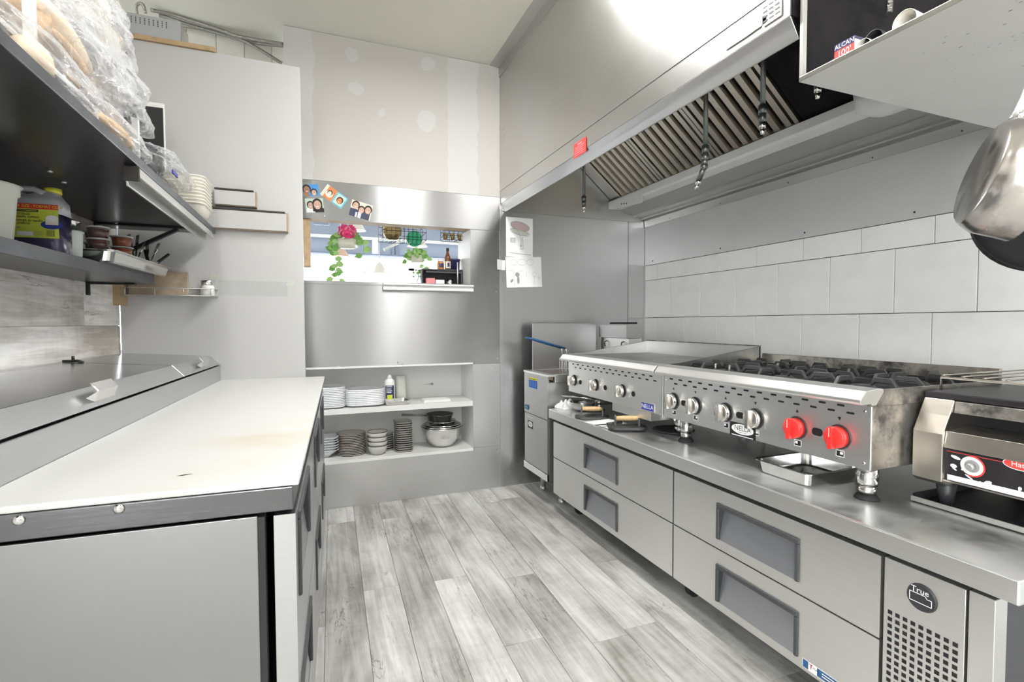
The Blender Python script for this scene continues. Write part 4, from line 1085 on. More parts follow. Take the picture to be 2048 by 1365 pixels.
# wire rack on the toaster
rk = T('wire_rack', 'wire warming rack lying on top of the toaster', 'rack', (1.90, 0.62, 0.979))
mb = MB()
mb.tube([(1.68, TY1 - 0.03, 0.983), (1.68, TY1 - .03, 1.020), (1.68, TY0, 1.020), (1.68, TY0, .983)], 0.0042, 7); mb.tube([(2.12, TY1 - .03, 0.983), (2.12, TY1 - 0.03, 1.020), (2.12, TY0, 1.020), (2.12, TY0, 0.983)], 0.0042, 7)
for k in range(12):
    y = TY1 - 0.035 - k * 0.048; mb.tube([(1.675, y, 1.0265), (2.125, y, 1.0265)], 0.0028, 6)
mb.build('wires', 'steel_toaster', rk)
# sheet tray under the toaster
tq = MB(); tx0, tx1, ty0, ty1 = 1.645, 2.15, 0.40, 0.935
tq.box(tx0, tx1, ty0, ty1, 0.6485, 0.652); tq.box(tx0 - 0.006, tx0, ty0, ty1, 0.6485, 0.664); tq.box(tx0, tx1, ty1, ty1 + 0.006, 0.6485, 0.672); tq.box(tx0, tx1, ty0 - 0.006, ty0, 0.6485, 0.664)
sheet_tray = tq.build('sheet_tray', 'black_dirty', None, label='blackened shallow sheet tray under the toaster', cat='tray')
MB().box(tx0 - 0.009, tx0 - 0.0062, ty0, ty1 + 0.006, 0.652, 0.666).build('rim', 'steel_front', sheet_tray, label='bright bare edge')

# ================================================================== sandwich prep table on the left (turned frame)
V0, V1 = 0.975, 2.828
UF, UB = -0.078, -0.955                     # drawer face, back
ZW = 0.902                                  # cutting board top
pt = TL('prep_table', 'long stainless sandwich prep refrigerator with hinged lids along the left wall', 'refrigerator', -0.5, 1.9, 0.0)
MB(LM).box(UB, -0.142, V0 + 0.004, V1, 0.13, 0.835).build('body', 'gap_black', pt)
MB(LM).box(UB, -0.139, V0 - 0.004, V0 + 0.003, 0.13, 0.841).build('end_panel', 'steel_end', pt, bevel=0.0015, label='big dull steel end panel')
MB(LM).box(-0.140, -0.128, V0 - 0.001, V0 + 0.02, 0.14, 0.838).build('gasket', 'gasket', pt)
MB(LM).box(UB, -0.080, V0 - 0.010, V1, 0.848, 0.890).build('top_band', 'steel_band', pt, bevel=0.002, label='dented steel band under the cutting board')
for px, py in ((38, 1041), (238, 1018)):
    q = LP(px, py, 1, V0 - 0.010)
    p = L(q.x, V0 - 0.010, q.z); MB().lathe([(0.0085, 0.0), (0.0075, 0.003), (0.004, 0.0052), (0.0, 0.006)], 14, p, M=Matrix.Rotation(math.radians(90), 3, 'X')).build('screw', 'steel_bright', pt)
mpT = lambda s, d, z: L(UF + d, s, z)
cw = (V1 - V0 - 0.004) / 3
for k in range(3):
    a = V0 + 0.002 + k * cw; c = a + cw / 2 - (0.09 if k == 0 else 0.03)
    drawer(pt, mpT, a + 0.002, a + cw - 0.002, 0.505, 0.836, c - 0.165, c + 0.165, 0.655, 0.822, 'steel_prep', 0.036)
    drawer(pt, mpT, a + 0.002, a + cw - 0.002, 0.140, 0.500, c - 0.165, c + 0.165, 0.320, 0.486, 'steel_prep', 0.036)
for u in (-0.85, -0.20):
    for v in (1.08, 2.72):
        p = L(u, v, 0); cs = MB().cyl(p + Vector((0, 0, .07)), p + Vector((0, 0, .131)), 0.022).build('caster', 'aluminium', pt)
        MB().cyl(p + Vector((-.014, 0, .035)), p + Vector((.014, 0, .035)), 0.035, seg=18).build('wheel', 'rubber', cs)
# raised rail with the lids
MB(LM).box(-0.560, -0.553, V0 - 0.02, V1, 0.891, 0.974).build('ingredient_rail', 'steel_prep', pt, bevel=0.002)
MB(LM).box(UB, -0.561, V0 - 0.02, V1, 0.891, 0.955).build('rail_box', 'steel_side', pt)
def lid(v0, v1, hv):
    pr = [(-0.556, 0.981), (-0.596, 1.0235), (-0.905, 1.044), (-0.905, 1.040), (-0.598, 1.018), (-0.560, 0.9775)]
    lo = MB(LM).prism(pr, 'y', v0 + 0.002, v1 - 0.002).build('lid', 'steel_lid', pt, bevel=0.0008, bseg=1)
    mb = MB(LM)
    # bent plate pull on the sloping front
    d1 = Vector((-0.040, 0, 0.0425)).normalized(); n1 = Vector((0.0425, 0, 0.040)).normalized()
    c0 = Vector((-0.578, hv, 1.0045))
    def hp(a, v, h): q = c0 + d1 * a + n1 * h; return (q.x, v, q.z)
    sec = [(-0.020, 0.0), (-0.006, 0.026), (0.018, 0.028), (0.022, 0.024), (-0.003, 0.022), (-0.014, 0.0)]
    A = [mb.v(hp(a, hv - 0.055, h)) for a, h in sec]; B = [mb.v(hp(a, hv + 0.055, h)) for a, h in sec]
    for i in range(6): mb.fv([A[i], A[(i + 1) % 6], B[(i + 1) % 6], B[i]])
    mb.fv(A[::-1]); mb.fv(B)
    for s in (-1, 1):
        v = hv + s * 0.055
        q = [hp(-0.020, v, 0), hp(-0.006, v, 0.026), hp(-0.004, v + s * 0.022, 0.001)]
        mb.face(q)
    mb.build('lid_handle', 'steel_bright', lo, label='shiny bent steel pull')
    return lo
lid(V0 - 0.02, 2.209, 1.545); lid(2.212, V1 - 0.006, 2.555)
MB(LM).box(UB, -0.906, V0 - 0.02, V1 - 0.006, 0.955, 1.044).build('lid_back', 'steel_prep', pt)
for v in (2.21, 2.818):
    p = L(-0.898, v, 1.049); MB().tube([p + Vector((-.03, 0, 0)), p + Vector((.012, 0, 0)), p + Vector((.03, 0, -.006))], 0.005, 7).cyl(p + Vector((0, 0, -.004)), p + Vector((0, 0, .018)), 0.005, seg=8).build('lid_pin', 'wire_black', pt)
# white cutting board
cb = MB(LM).box(-0.5525, -0.070, V0 - 0.008, V1, 0.8905, ZW).build('cutting_board', 'poly_board', None, bevel=0.003, label='long white poly cutting board lying along the prep table', cat='cutting board')
frK = Fr(L(0, 0, ZW), L(1, 0, 0), L(0, 1, 0))
q = LP(368, 951, 2, ZW)
decal('knife_mark', cb, frK, [([(q.x - .012, q.y - .002), (q.x, q.y - .004), (q.x + .014, q.y + .005), (q.x + .002, q.y + .004)], 'mark_dark')])

# ================================================================== shelves on the left wall
# lower shelf: dark laminate board
US = -0.760
ls = TL('wall_shelf', 'narrow dark laminate shelf on the wood-look wall, holding the vanilla jug', 'shelf', -0.86, 1.8, 1.352)
MB(LM).box(UW + 0.001, US, 0.55, 2.60, 1.352, 1.391).build('board', 'black_laminate', ls, bevel=0.001)
MB(LM).box(US, US + 0.003, 0.55, 2.60, 1.352, 1.3915).build('edge_band', 'black_edge', ls, bevel=0.0008, bseg=1)
MB(LM).box(UW + 0.001, -0.80, 2.50, 2.525, 1.345, 1.351).box(UW + 0.001, UW + 0.007, 2.50, 2.525, 1.30, 1.345).build('bracket', 'wire_black', ls)
# upper shelf: black board, parallel to the right wall
SXF = -0.442
us = T('wall_shelf', 'deep black laminate shelf heaped with plastic bags, above the jug', 'shelf', (-0.68, 1.7, 1.611))
def ux(y): return L(UW, y, 0).x + 0.002
mb = MB(); ya, yb_ = 0.50, 2.775
mb.prism([(ux(ya), ya), (SXF - .004, ya), (SXF - .004, yb_), (ux(yb_), yb_)], 'z', 1.611, 1.634); mb.build('board', 'black_laminate', us)
MB().box(SXF - .004, SXF, ya, yb_, 1.6095, 1.635).build('edge_band', 'black_edge', us, bevel=0.003)
for y in (2.62,):
    mb = MB(); mb.box(ux(y), -0.52, y, y + 0.03, 1.604, 1.6105); mb.build('bracket_arm', 'wire_black', us)
    MB(lambda p, y=y: (p[0], y + p[1], p[2])).prism([(ux(y) + .01, 1.445), (ux(y) + .03, 1.440), (-0.56, 1.598), (-0.575, 1.604)], 'y', 0.002, 0.028).build('bracket_strut', 'wire_black', us)
    MB().box(ux(y) - 0.001, ux(y) + 0.006, y, y + 0.03, 1.42, 1.604).build('bracket_plate', 'wire_black', us)
mb = MB()
for (px, py) in ((100, 343), (128, 365), (232, 446)):
    q = LP(px, py, 2, 1.609); p = L(q.x, q.y, 1.6105); mb.cyl(p, p - Vector((0, 0, .004)), 0.008, 0.006, 8)
mb.build('screw_heads', 'aluminium', us)
# aluminium ticket rail under its front edge
tk = T('ticket_rail', 'aluminium order ticket rail hung under the front edge of the black shelf', 'ticket rail', (SXF - .02, 2.2, 1.56))
y0, y1 = PX(277, 352, 0, SXF).y, 2.70
MB().prism([(SXF - 0.030, 1.6085), (SXF - 0.002, 1.6085), (SXF + 0.006, 1.578), (SXF + 0.002, 1.577), (SXF - 0.006, 1.602), (SXF - .030, 1.604)], 'y', y0, y1).build('front_lip', 'aluminium', tk, bevel=0.001)
MB().prism([(SXF - 0.034, 1.6085), (SXF - 0.030, 1.6085), (SXF - 0.022, 1.553), (SXF - 0.028, 1.553)], 'y', y0, y1).build('back_plate', 'aluminium', tk, bevel=0.001)
MB().box(SXF - 0.034, SXF + 0.004, y0 - 0.006, y0, 1.566, 1.607).build('end_cap', 'mark_dark', tk, bevel=0.003)

# ------------------------------------------------------------------ things on the lower shelf
ZL = 1.3915
# vanilla jug
ju0, ju1, jv0 = -0.893, -0.775, 1.85
jv1 = -0.775 / LP(150, 500, 1, 1.0).x - .004
jug = TL('vanilla_jug', 'big translucent jug of vanilla extract with yellow label and yellow cap', 'jug', (ju0 + ju1) / 2, (jv0 + jv1) / 2, ZL)
def loft(levels, parent, name, m, r=0.022):
    mb = MB(LM); rings = []
    for (a0, a1, b0, b1, z) in levels:
        rr = min(r, (a1 - a0) * .45, (b1 - b0) * .45)
        rings.append([mb.v((x, y, z)) for x, y in rrect(a0, a1, b0, b1, rr, 3)])
    n = len(rings[0])
    for A, B in zip(rings, rings[1:]):
        for i in range(n): mb.fv([A[i], A[(i + 1) % n], B[(i + 1) % n], B[i]], True)
    mb.fv(rings[0][::-1]); mb.fv(rings[-1])
    return mb.build(name, m, parent)
zfill = LP(140, 437, 0, ju1).z; zsh = LP(60, 392, 1, jv0).z
loft([(ju0, ju1, jv0, jv1, ZL), (ju0 - .002, ju1 + .002, jv0 - .002, jv1 + .002, ZL + .006), (ju0 - .002, ju1 + .002, jv0 - .002, jv1 + .002, zfill)], jug, 'contents', 'vanilla')
loft([(ju0 - .002, ju1 + .002, jv0 - .002, jv1 + .002, zfill + .0005), (ju0, ju1, jv0, jv1, zsh - .008), (ju0 + .006, ju1 - .006, jv0 + .006, jv1 - .006, zsh), (ju0 + .050, ju1 - .012, jv0 + .020, jv1 - .020, zsh + 0.016), (ju0 + .066, ju1 - .014, jv0 + .022, jv1 - .022, zsh + .020)], jug, 'shoulder', 'jug_plastic')
vm = (jv0 + jv1) / 2
MB(LM).tube([(ju0 + .006, vm - .02, zsh - .006), (ju0 + .010, vm - .02, zsh + .018), (ju0 + .024, vm - .02, zsh + .026), (ju0 + .052, vm - .02, zsh + .026), (ju0 + .066, vm - .02, zsh + .018), (ju0 + .076, vm - .02, zsh + 0.010)], [0.010, .009, .009, .009, .010, .012], 10).build('grip', 'jug_plastic', jug)
cq = ju1 - .030
MB(LM).cyl((cq, vm, zsh + .018), (cq, vm, zsh + .034), 0.021, 0.021, 20).build('cap', 'yellow', jug, label='yellow screw cap')
x0, x1 = LP(29, 440, 1, jv0).x, LP(118, 440, 1, jv0).x
frJ = Fr(L(0, jv0 - .002, 0), L(1, 0, 0), (0, 0, 1))
lz0, lz1 = LP(72, 476, 1, jv0).z, LP(72, 409, 1, jv0).z
hh = lz1 - lz0; ww = x1 - x0
ts = ww / 0.105
def tx(s_, size, cx, cy, m): return ('text', s_, size, (cx, cy), m, 0.0, .92)
sh = [(rect(x0, x1, lz0, lz1), 'yellow_label'), (rect(x0, x1, lz1 - hh * .14, lz1 + .001), 'red_flat'), tx('CLUB SIZE - FORMAT CLUB', hh * .115, (x0 + x1) / 2, lz1 - hh * .065, 'yellow'),
      (rrect(x0 + ww * .04, x0 + ww * .55, lz1 - hh * .235, lz1 - hh * .165, hh * .03), 'black_flat'), (rect(x0 + ww * .08, x0 + ww * .51, lz1 - hh * .208, lz1 - hh * .192), 'yellow_label'),
      (oval(x0 + ww * .84, lz0 + hh * .40, ww * .25, hh * .13), 'blue_badge'), (rect(x0 + ww * .70, x0 + ww * .995, lz0 + hh * .40, lz0 + hh * .60), 'cream_print'), (oval(x0 + ww * .85, lz0 + hh * .60, ww * .145, hh * .09), 'white_flat'), (rect(x0 + ww * .70, x0 + ww * .995, lz0 + hh * .48, lz0 + hh * .51), 'foam_cream'),
      tx('artificial', hh * .105, x0 + ww * .22, lz1 - hh * .30, 'black_flat'), tx('vanilla extract', hh * .105, x0 + ww * .31, lz1 - hh * .385, 'black_flat'), tx('extrait de vanille', hh * .105, x0 + ww * .345, lz1 - hh * .495, 'black_flat'), tx('artificiel', hh * .105, x0 + ww * .215, lz1 - hh * .58, 'black_flat'), (rect(x0 + ww * .06, x0 + ww * .14, lz1 - hh * .72, lz1 - hh * .69), 'grey_print'),
      (rect(x0 + ww * .06, x0 + ww * .42, lz0 + hh * .05, lz0 + hh * .18), 'white_flat'), (rect(x0 + ww * .70, x0 + ww * .93, lz0 + hh * .04, lz0 + hh * .25), 'yellow_label')]
for k in range(9): sh.append((rect(x0 + ww * (.72 + k * .023), x0 + ww * (.728 + k * .023 + .005 * (k % 2)), lz0 + hh * .05, lz0 + hh * .24), 'black_flat'))
for k in range(5): sh.append((rect(x0 + ww * .45, x0 + ww * (.66 - .03 * (k % 2)), lz0 + hh * (.05 + .035 * k), lz0 + hh * (.057 + .035 * k)), 'grey_print'))
decal('label_print', jug, frJ, sh, dh=0.00012, label='yellow label with a red band')
# white tub at the left edge of the picture
tub = TL('plastic_tub', 'pale white plastic tub with flared rim at the picture left edge', 'tub', -0.865, 1.50, ZL)
vt = LP(-46, 380, 0, -0.868).y
c = L(-0.868, vt, ZL)
MB().lathe([(0.0, 0.0), (0.060, 0.0), (0.064, 0.01), (0.074, 0.125), (0.080, 0.130), (0.080, 0.146), (0.086, 0.152), (0.078, 0.154), (0.072, 0.130), (0.060, 0.012), (0.0, 0.01)], 28, c).build('tub_body', 'tub_white', tub)
# pale green-white container between jug and ramekins
gt = TL('plastic_container', 'pale green plastic container behind the vanilla jug', 'container', -0.82, jv1 + 0.06, ZL)
c = L(-0.812, jv1 + 0.048, ZL)
MB().lathe([(0.0, 0.0), (0.034, 0.0), (0.036, 0.004), (0.040, 0.080), (0.043, 0.082), (0.043, 0.087), (0.038, 0.086), (0.033, 0.01), (0, .008)], 20, c).build('container_body', 'tub_green', gt)
mt = MB().lathe([(0.0, 0.0), (0.030, 0.0), (0.030, 0.026), (0.034, 0.028), (0.034, 0.034), (0.0, 0.034)], 18, c + Vector((0, 0, .0872))).build('shaker_tin', 'steel_bright', None, label='small round steel tin on the pale green container', cat='tin')
# steel tray with ramekins of sauce and cutlery
tv0, tv1 = jv1 + .112, LP(332, 540, 0, -0.73).y
tu0, tu1 = -0.950, -0.715
def gn_tray(name, label, cat, u0, u1, v0, v1, z, h, mp, mt_='steel_bright', flare=0.016, parts=True, rim=0.012):
    c0 = Vector(mp(((u0 + u1) / 2, (v0 + v1) / 2, z)))
    mb = MB(mp); rings = []
    w = 0.0012
    lev = [(flare, 0.0), (flare * .5, h * .12), (0.0, h - 0.003), (-rim, h), (-rim, h + 0.002), (0.002, h + 0.0005), (flare * .5 + w, h * .14), (flare + w, 0.002)]
    for e, zz in lev: rings.append([mb.v((x, y, z + zz)) for x, y in rrect(u0 + e, u1 - e, v0 + e, v1 - e, 0.024, 4)])
    n = len(rings[0])
    for A, B in zip(rings, rings[1:]):
        for i in range(n): mb.fv([A[i], A[(i + 1) % n], B[(i + 1) % n], B[i]])
    mb.fv(rings[0][::-1]); mb.fv(rings[-1])
    return mb.build(name, mt_, None, label=label, cat=cat)
gn_tray('steel_tray', 'shallow steel food pan on the narrow shelf holding sauce cups and cutlery', 'tray', tu0, tu1, tv0, tv1, ZL, 0.038, LM)
rzb = ZL + 0.0025
def ramekin(name, r, h, sm):
    p = T(name, '', 'cup', (0, 0, 0))
    MB().lathe([(0.0, 0.0), (r * .84, 0.0), (r * .98, h - .004), (r * .95, h - .004), (r * .81, 0.003), (0, .003)], 18).build('cup_wall', 'cup_film', p)
    MB().lathe([(0.0, 0.0035), (r * .805, 0.0035), (r * .93, h * .84), (0.0, h * .84)], 18).build('sauce', sm, p)
    MB().lathe([(0.0, h - .0035), (r * 1.06, h - .0035), (r * 1.07, h - .001), (r * 1.04, h), (0, h - .001)], 18).build('lid', 'cup_rim', p)
    return p
RH = 0.040
rA = ramekin('sauce_cup', 0.033, RH, 'sauce'); rB = ramekin('sauce_cup', 0.035, RH, 'sauce_orange')
used = set()
va = tv0 + .058
stk = [('left', rA, -0.775, va, 3), ('middle', rA, -0.825, va + 0.115, 3), ('right', rB, -0.775, va + 0.200, 3), ('back', rA, -0.890, va + 0.02, 3)]
for nm, proto, u, v, n in stk:
    for k in range(n):
        lab = 'lidded %s sauce cup, %s in the %s stack on the steel tray' % ('orange-brown' if proto is rB else 'dark red', {0: 'bottom one', n - 1: 'top one'}.get(k, 'middle one'), nm)
        loc = L(u, v, rzb + k * (RH + .0004))
        if proto not in used: used.add(proto); proto.location = loc; proto['label'] = lab; o = proto
        else: o = clone(proto, loc, 0, lab)
        o['group'] = 'sauce cups on the steel tray'
# cutlery beakers
def beaker(u, v, label, m, r=0.030, h=0.06):
    c = L(u, v, rzb)
    return MB().lathe([(0.0, 0.0), (r * .85, 0.0), (r, h), (r * 1.05, h), (r * .93, h - .002), (r * .80, .004), (0, .004)], 16, c).build('beaker', m, None, label=label, cat='beaker', group='cutlery beakers on the steel tray')
bv = tv1
cupA = (-0.775, va + 0.33); cupB = (-0.765, va + 0.45)
beaker(*cupA, 'ribbed steel cup of forks on the tray next to the sauce cups', 'steel_bright', 0.033, 0.052)
beaker(*cupB, 'pale plastic cup of forks and knives at the tray end', 'tub_green', 0.034, 0.055)
def fork(c, tip, label, mt_='steel_bright', knife=False):
    c, tip = Vector(c), Vector(tip); d = (tip - c).normalized(); s = d.cross(Vector((0.6, 0.5, 0))).normalized(); n = d.cross(s)
    root = T('table_knife' if knife else 'fork', label, 'knife' if knife else 'fork', c, 0, 'cutlery in the beakers')
    l = (tip - c).length
    if knife:
        MB().tube([c, c.lerp(tip, .5), tip], [0.005, 0.007, 0.006], 8).build('handle', 'wood_grey' if mt_ == 'brown' else mt_, root); return root
    f = lambda p: c + d * p[0] + s * p[1] + n * p[2]
    MB(f).tube([(0, 0, 0), (l * .62, 0, 0)], 0.0028, 6).build('handle', mt_, root)
    mb = MB(f); mb.prism([(l * .62, -0.004), (l * .70, -0.011), (l * .78, -0.012), (l * .78, 0.012), (l * .70, 0.011), (l * .62, 0.004)], 'z', -0.0008, 0.0008); mb.build('head', mt_, root)
    for k in range(4): y = -0.0105 + k * 0.007; MB(f).box(l * .78, l, y - 0.0012, y + 0.0012, -0.0008, 0.0008).build('tine', mt_, root)
    return root
ca, cbk = cupA, cupB
specs = [(ca, (-.02, .00), .150, 'black fork standing upright at the left of the steel cup', 'wire_black'), (ca, (.005, .02), .152, 'black fork in the middle of the steel cup', 'wire_black'), (ca, (.02, .05), .128, 'bright steel fork leaning right out of the steel cup', 'steel_bright'),
         (cbk, (-.01, .02), .135, 'dark fork standing in the pale plastic cup', 'wire_black'), (cbk, (.03, .035), .140, 'bright fork with curved tines leaning out of the pale plastic cup', 'steel_bright')]
for (cu, cv), (du, dv), l, lab, m_ in specs:
    a = L(cu - du * .25, cv - dv * .25, rzb + 0.006); b_ = L(cu + du, cv + dv, rzb + l); fork(a, b_, lab, m_)
fork(L(cbk[0] - .012, cbk[1] - .012, rzb + .008), L(cbk[0] + .055, cbk[1] + .075, rzb + .098), 'knife with a dark brown handle sticking out of the pale plastic cup', 'black_plastic', True)
fork(L(cbk[0] + .012, cbk[1] - .010, rzb + .008), L(cbk[0] - .03, cbk[1] + .06, rzb + .110), 'knife with a black handle behind the brown-handled one', 'black_plastic', True)

# ------------------------------------------------------------------ things on the white partition
def stripbox(label, px0, px1, pyt, pyb, dep):
    a = PX(px0, pyb, 1, PY); b_ = PX(px1, pyb, 1, PY); t_ = PX(px1, pyt, 1, PY)
    z0, z1 = b_.z, t_.z
    root = T('ledge_rail', label, 'wall rail', ((a.x + b_.x) / 2, PY - dep / 2, z0), 0, 'ledge rails on the white partition')
    MB().box(a.x, b_.x - 0.006, PY - dep, PY - dep + 0.006, z0 + 0.004, z1 - 0.004).build('face', 'paint_white', root)
    MB().box(a.x, b_.x - 0.001, PY - dep + 0.0065, PY - 0.0008, z0, z1).build('core', 'wood_grey', root)
    MB().box(a.x, b_.x - 0.014, PY - dep - 0.0008, PY - 0.002, z1 + 0.0005, z1 + 0.007).build('top_edge', 'mark_dark', root)
    MB().box(b_.x - 0.005, b_.x, PY - dep, PY - dep + 0.006, z0, z1).build('end_edge', 'cardboard', root)
stripbox('longer lower white ledge rail with brown ends on the partition', 408, 577, 430, 467, 0.035)
stripbox('shorter upper white ledge rail with brown ends on the partition', 432, 515, 388, 418, 0.035)
# wire spice rack with its contents
q0, q1 = PX(244, 590, 1, PY - .05), PX(433, 590, 1, PY - .05)
rx0, rx1 = q0.x, q1.x; rzb2 = PX(330, 592, 1, PY - .08).z; rzt = rzb2 + 0.036
sr = T('spice_rack', 'small chrome wire rack fixed on the white partition under the shelf', 'rack', ((rx0 + rx1) / 2, PY - .04, rzb2))
mb = MB()
for z in (rzb2 + .002, rzt): mb.tube([(rx0, PY - .004, z), (rx0, PY - .078, z), (rx1, PY - .078, z), (rx1, PY - .004, z)], 0.002, 6, closed=True)
for k in range(5):
    y = PY - .012 - k * .014; mb.tube([(rx0, y, rzb2 + .002), (rx1, y, rzb2 + .002)], 0.0015, 5)
for k in range(4):
    x = rx0 + (rx1 - rx0) * (0.05 + .9 * k / 3); mb.tube([(x, PY - .004, rzt), (x, PY - .004, rzb2 + .002), (x, PY - .078, rzb2 + .002), (x, PY - .078, rzt)], 0.0022, 6)
mb.build('wires', 'aluminium', sr)
bq0, bq1 = PX(258, 590, 1, PY - .02), PX(376, 543, 1, PY - .02)
MB().box(bq0.x, bq1.x, PY - 0.026, PY - 0.0085, rzb2 + .0042, PX(376, 545, 1, PY - .02).z).build('wood_board', 'wood_grey', None, bevel=0.003, label='stained offcut of wood standing in the wire rack', cat='board')
jx = PX(415, 575, 1, PY - .045).x; 
sj = T('spice_jar', 'white spice shaker with a steel lid in the wire rack', 'jar', (jx, PY - .045, rzb2 + .0045))
MB().lathe([(0.0, 0.0), (0.027, 0.0), (0.029, 0.004), (0.029, 0.045), (0.026, 0.050), (0, .05)], 20, (jx, PY - .045, rzb2 + .0045)).build('jar_body', 'plastic_white', sj)
MB().lathe([(0.027, 0.0505), (0.028, 0.052), (0.028, 0.070), (0.026, 0.073), (0.0, 0.074)], 20, (jx, PY - .045, rzb2 + .0045)).build('lid', 'steel_bright', sj)
# clear tape strip left on the partition
tq0, tq1 = PX(437, 565, 1, PY), PX(575, 585, 1, PY)
tp = MB().box(tq0.x, tq1.x, PY - .0012, PY - .0004, tq1.z - .02, tq0.z + .01).build('tape_strip', 'tape', None, label='long strip of clear tape on the white partition', cat='tape')
frP = Fr((0, PY - .0013, 0), (1, 0, 0), (0, 0, 1))
for (px, py) in ((427, 556), (579, 568)):
    q = PX(px, py, 1, PY); sh = []
    for k in range(5): sh.append(([(q.x - .015 + k * .007, q.z - .01), (q.x - .012 + k * .007, q.z - .011), (q.x - .004 + k * .007, q.z + .02), (q.x - .007 + k * .007, q.z + .021)], 'pencil_green'))
    decal('tape_print', tp, frP, sh, h0=.0002)
# top of the partition: grey electrical box, wire, conduits
q0, q1 = PX(240, 60, 1, PY + .03), PX(362, 85, 1, PY + .03)
eb = T('control_box', 'grey vented metal control box on the wood board above the partition', 'control box', ((q0.x + q1.x) / 2, PY + .09, 2.5215))
ez = PX(300, 34, 1, PY + .03).z
MB().box(q0.x, q1.x, PY + .02, PY + .15, 2.5215, ez).build('case', 'grey_box', eb, bevel=0.002)
mb = MB(); mb.prism([(PY + .025, 2.523), (PY + .14, 2.523), (PY + .14, ez), (PY + .05, ez - .01)], 'x', q1.x + .001, q1.x + .010); mb.build('side_bracket', 'aluminium', eb)
sh = []
frE = Fr((0, PY + .02, 0), (1, 0, 0), (0, 0, 1))
for k in range(10):
    for j in range(4): x = q0.x + .03 + k * (q1.x - q0.x - .085) / 9.0; z = ez - .018 - j * .008; sh.append((rect(x - .0022, x + .0022, z - .0024, z + .0024), 'gap_black'))
decal('vent_slots', eb, frE, sh, dh=0)
MB().box(-0.862, q0.x - .004, PY + .03, PY + .12, 2.5215, 2.575).build('junction_box', 'black_plastic', None, bevel=0.003, label='small black box beside the grey control box', cat='box')
p = PX(236, 64, 1, PY - .016)
MB().tube([(p.x, PY + .03, 2.524), (p.x + .004, PY - .014, 2.524), (p.x + .02, PY - .016, 2.50), (p.x + .028, PY - .010, 2.455), (p.x + .026, PY - .006, 2.43), (p.x + .012, PY - .006, 2.405)], 0.0025, 6).build('wire', 'wire_black', None, label='thin black wire hanging down from the control box', cat='wire')
def conduit(pts, label, r=0.011):
    P3 = [PX(a, b, 1, y) for a, b, y in pts]; P3 = [Vector((q.x, q.y, min(q.z, ZC - r - .002))) for q in P3]
    # smooth
    out = []
    for i in range(len(P3) - 1):
        p0 = P3[max(i - 1, 0)]; p1 = P3[i]; p2 = P3[i + 1]; p3 = P3[min(i + 2, len(P3) - 1)]
        for k in range(6):
            t = k / 6.0; out.append(0.5 * ((2 * p1) + (p2 - p0) * t + (2 * p0 - 5 * p1 + 4 * p2 - p3) * t * t + (3 * p1 - p0 - 3 * p2 + p3) * t ** 3))
    out.append(P3[-1])
    n = len(out); rr = [r * (1.0 if i % 2 else 0.93) for i in range(n)]
    MB().tube(out, rr, 8).build('flexible_conduit', 'conduit', None, label=label, cat='conduit', group='flexible conduits under the ceiling')
conduit([(302, 20, 3.40), (345, 30, 3.45), (390, 44, 3.48), (440, 60, 3.5), (470, 71, 3.5), (520, 81, 3.48), (566, 88, 3.42)], 'upper armoured conduit running level to the gypsum board')
conduit([(318, 30, 3.45), (360, 44, 3.48), (400, 56, 3.52), (440, 67, 3.53), (500, 84, 3.53), (567, 92, 3.46)], 'lower armoured conduit tied beside the upper one')
conduit([(455, 66, 3.52), (480, 78, 3.52), (510, 94, 3.52), (540, 112, 3.52), (566, 128, 3.5)], 'armoured conduit branching steeply down to the partition')
conduit([(274, 28, 3.06), (272, 14, 3.06), (278, 7, 3.06), (286, 10, 3.06), (291, 26, 3.06)], 'small conduit loop behind the grey control box', 0.008)

# ================================================================== heap on the upper shelf
ZU = 1.6355
# white-coated rack along the front of the shelf
wr_ = T('white_rack', 'white coated metal rack frame standing on the black shelf among the bags', 'rack', (-0.50, 1.6, ZU))
pA, pB = PX(2, 30, 0, -0.50), PX(272, 287, 0, -0.50)
MB().prism([(pA.y, pA.z), (pB.y, pB.z), (pB.y, pB.z - 0.012), (pA.y, pA.z - 0.012)], 'x', -0.515, -0.503).build('front_rail', 'white_metal', wr_)
for px in (60, 272):
    q = PX(px, 60 if px == 60 else 280, 0, -0.509); t_ = pA.lerp(pB, (q.y - pA.y) / (pB.y - pA.y))
    MB().box(-0.517, -0.501, q.y - .008, q.y + .008, ZU, max(t_.z, ZU + .03) + (0.10 if px == 60 else .085)).build('post', 'white_metal', wr_)
MB().box(-0.90, -0.889, 1.0, 2.2, ZU + .17, ZU + .182).build('back_rail', 'white_metal', wr_)
for y in (1.05, 2.15): MB().box(-0.90, -0.889, y, y + .012, ZU, ZU + .182).build('post', 'white_metal', wr_)

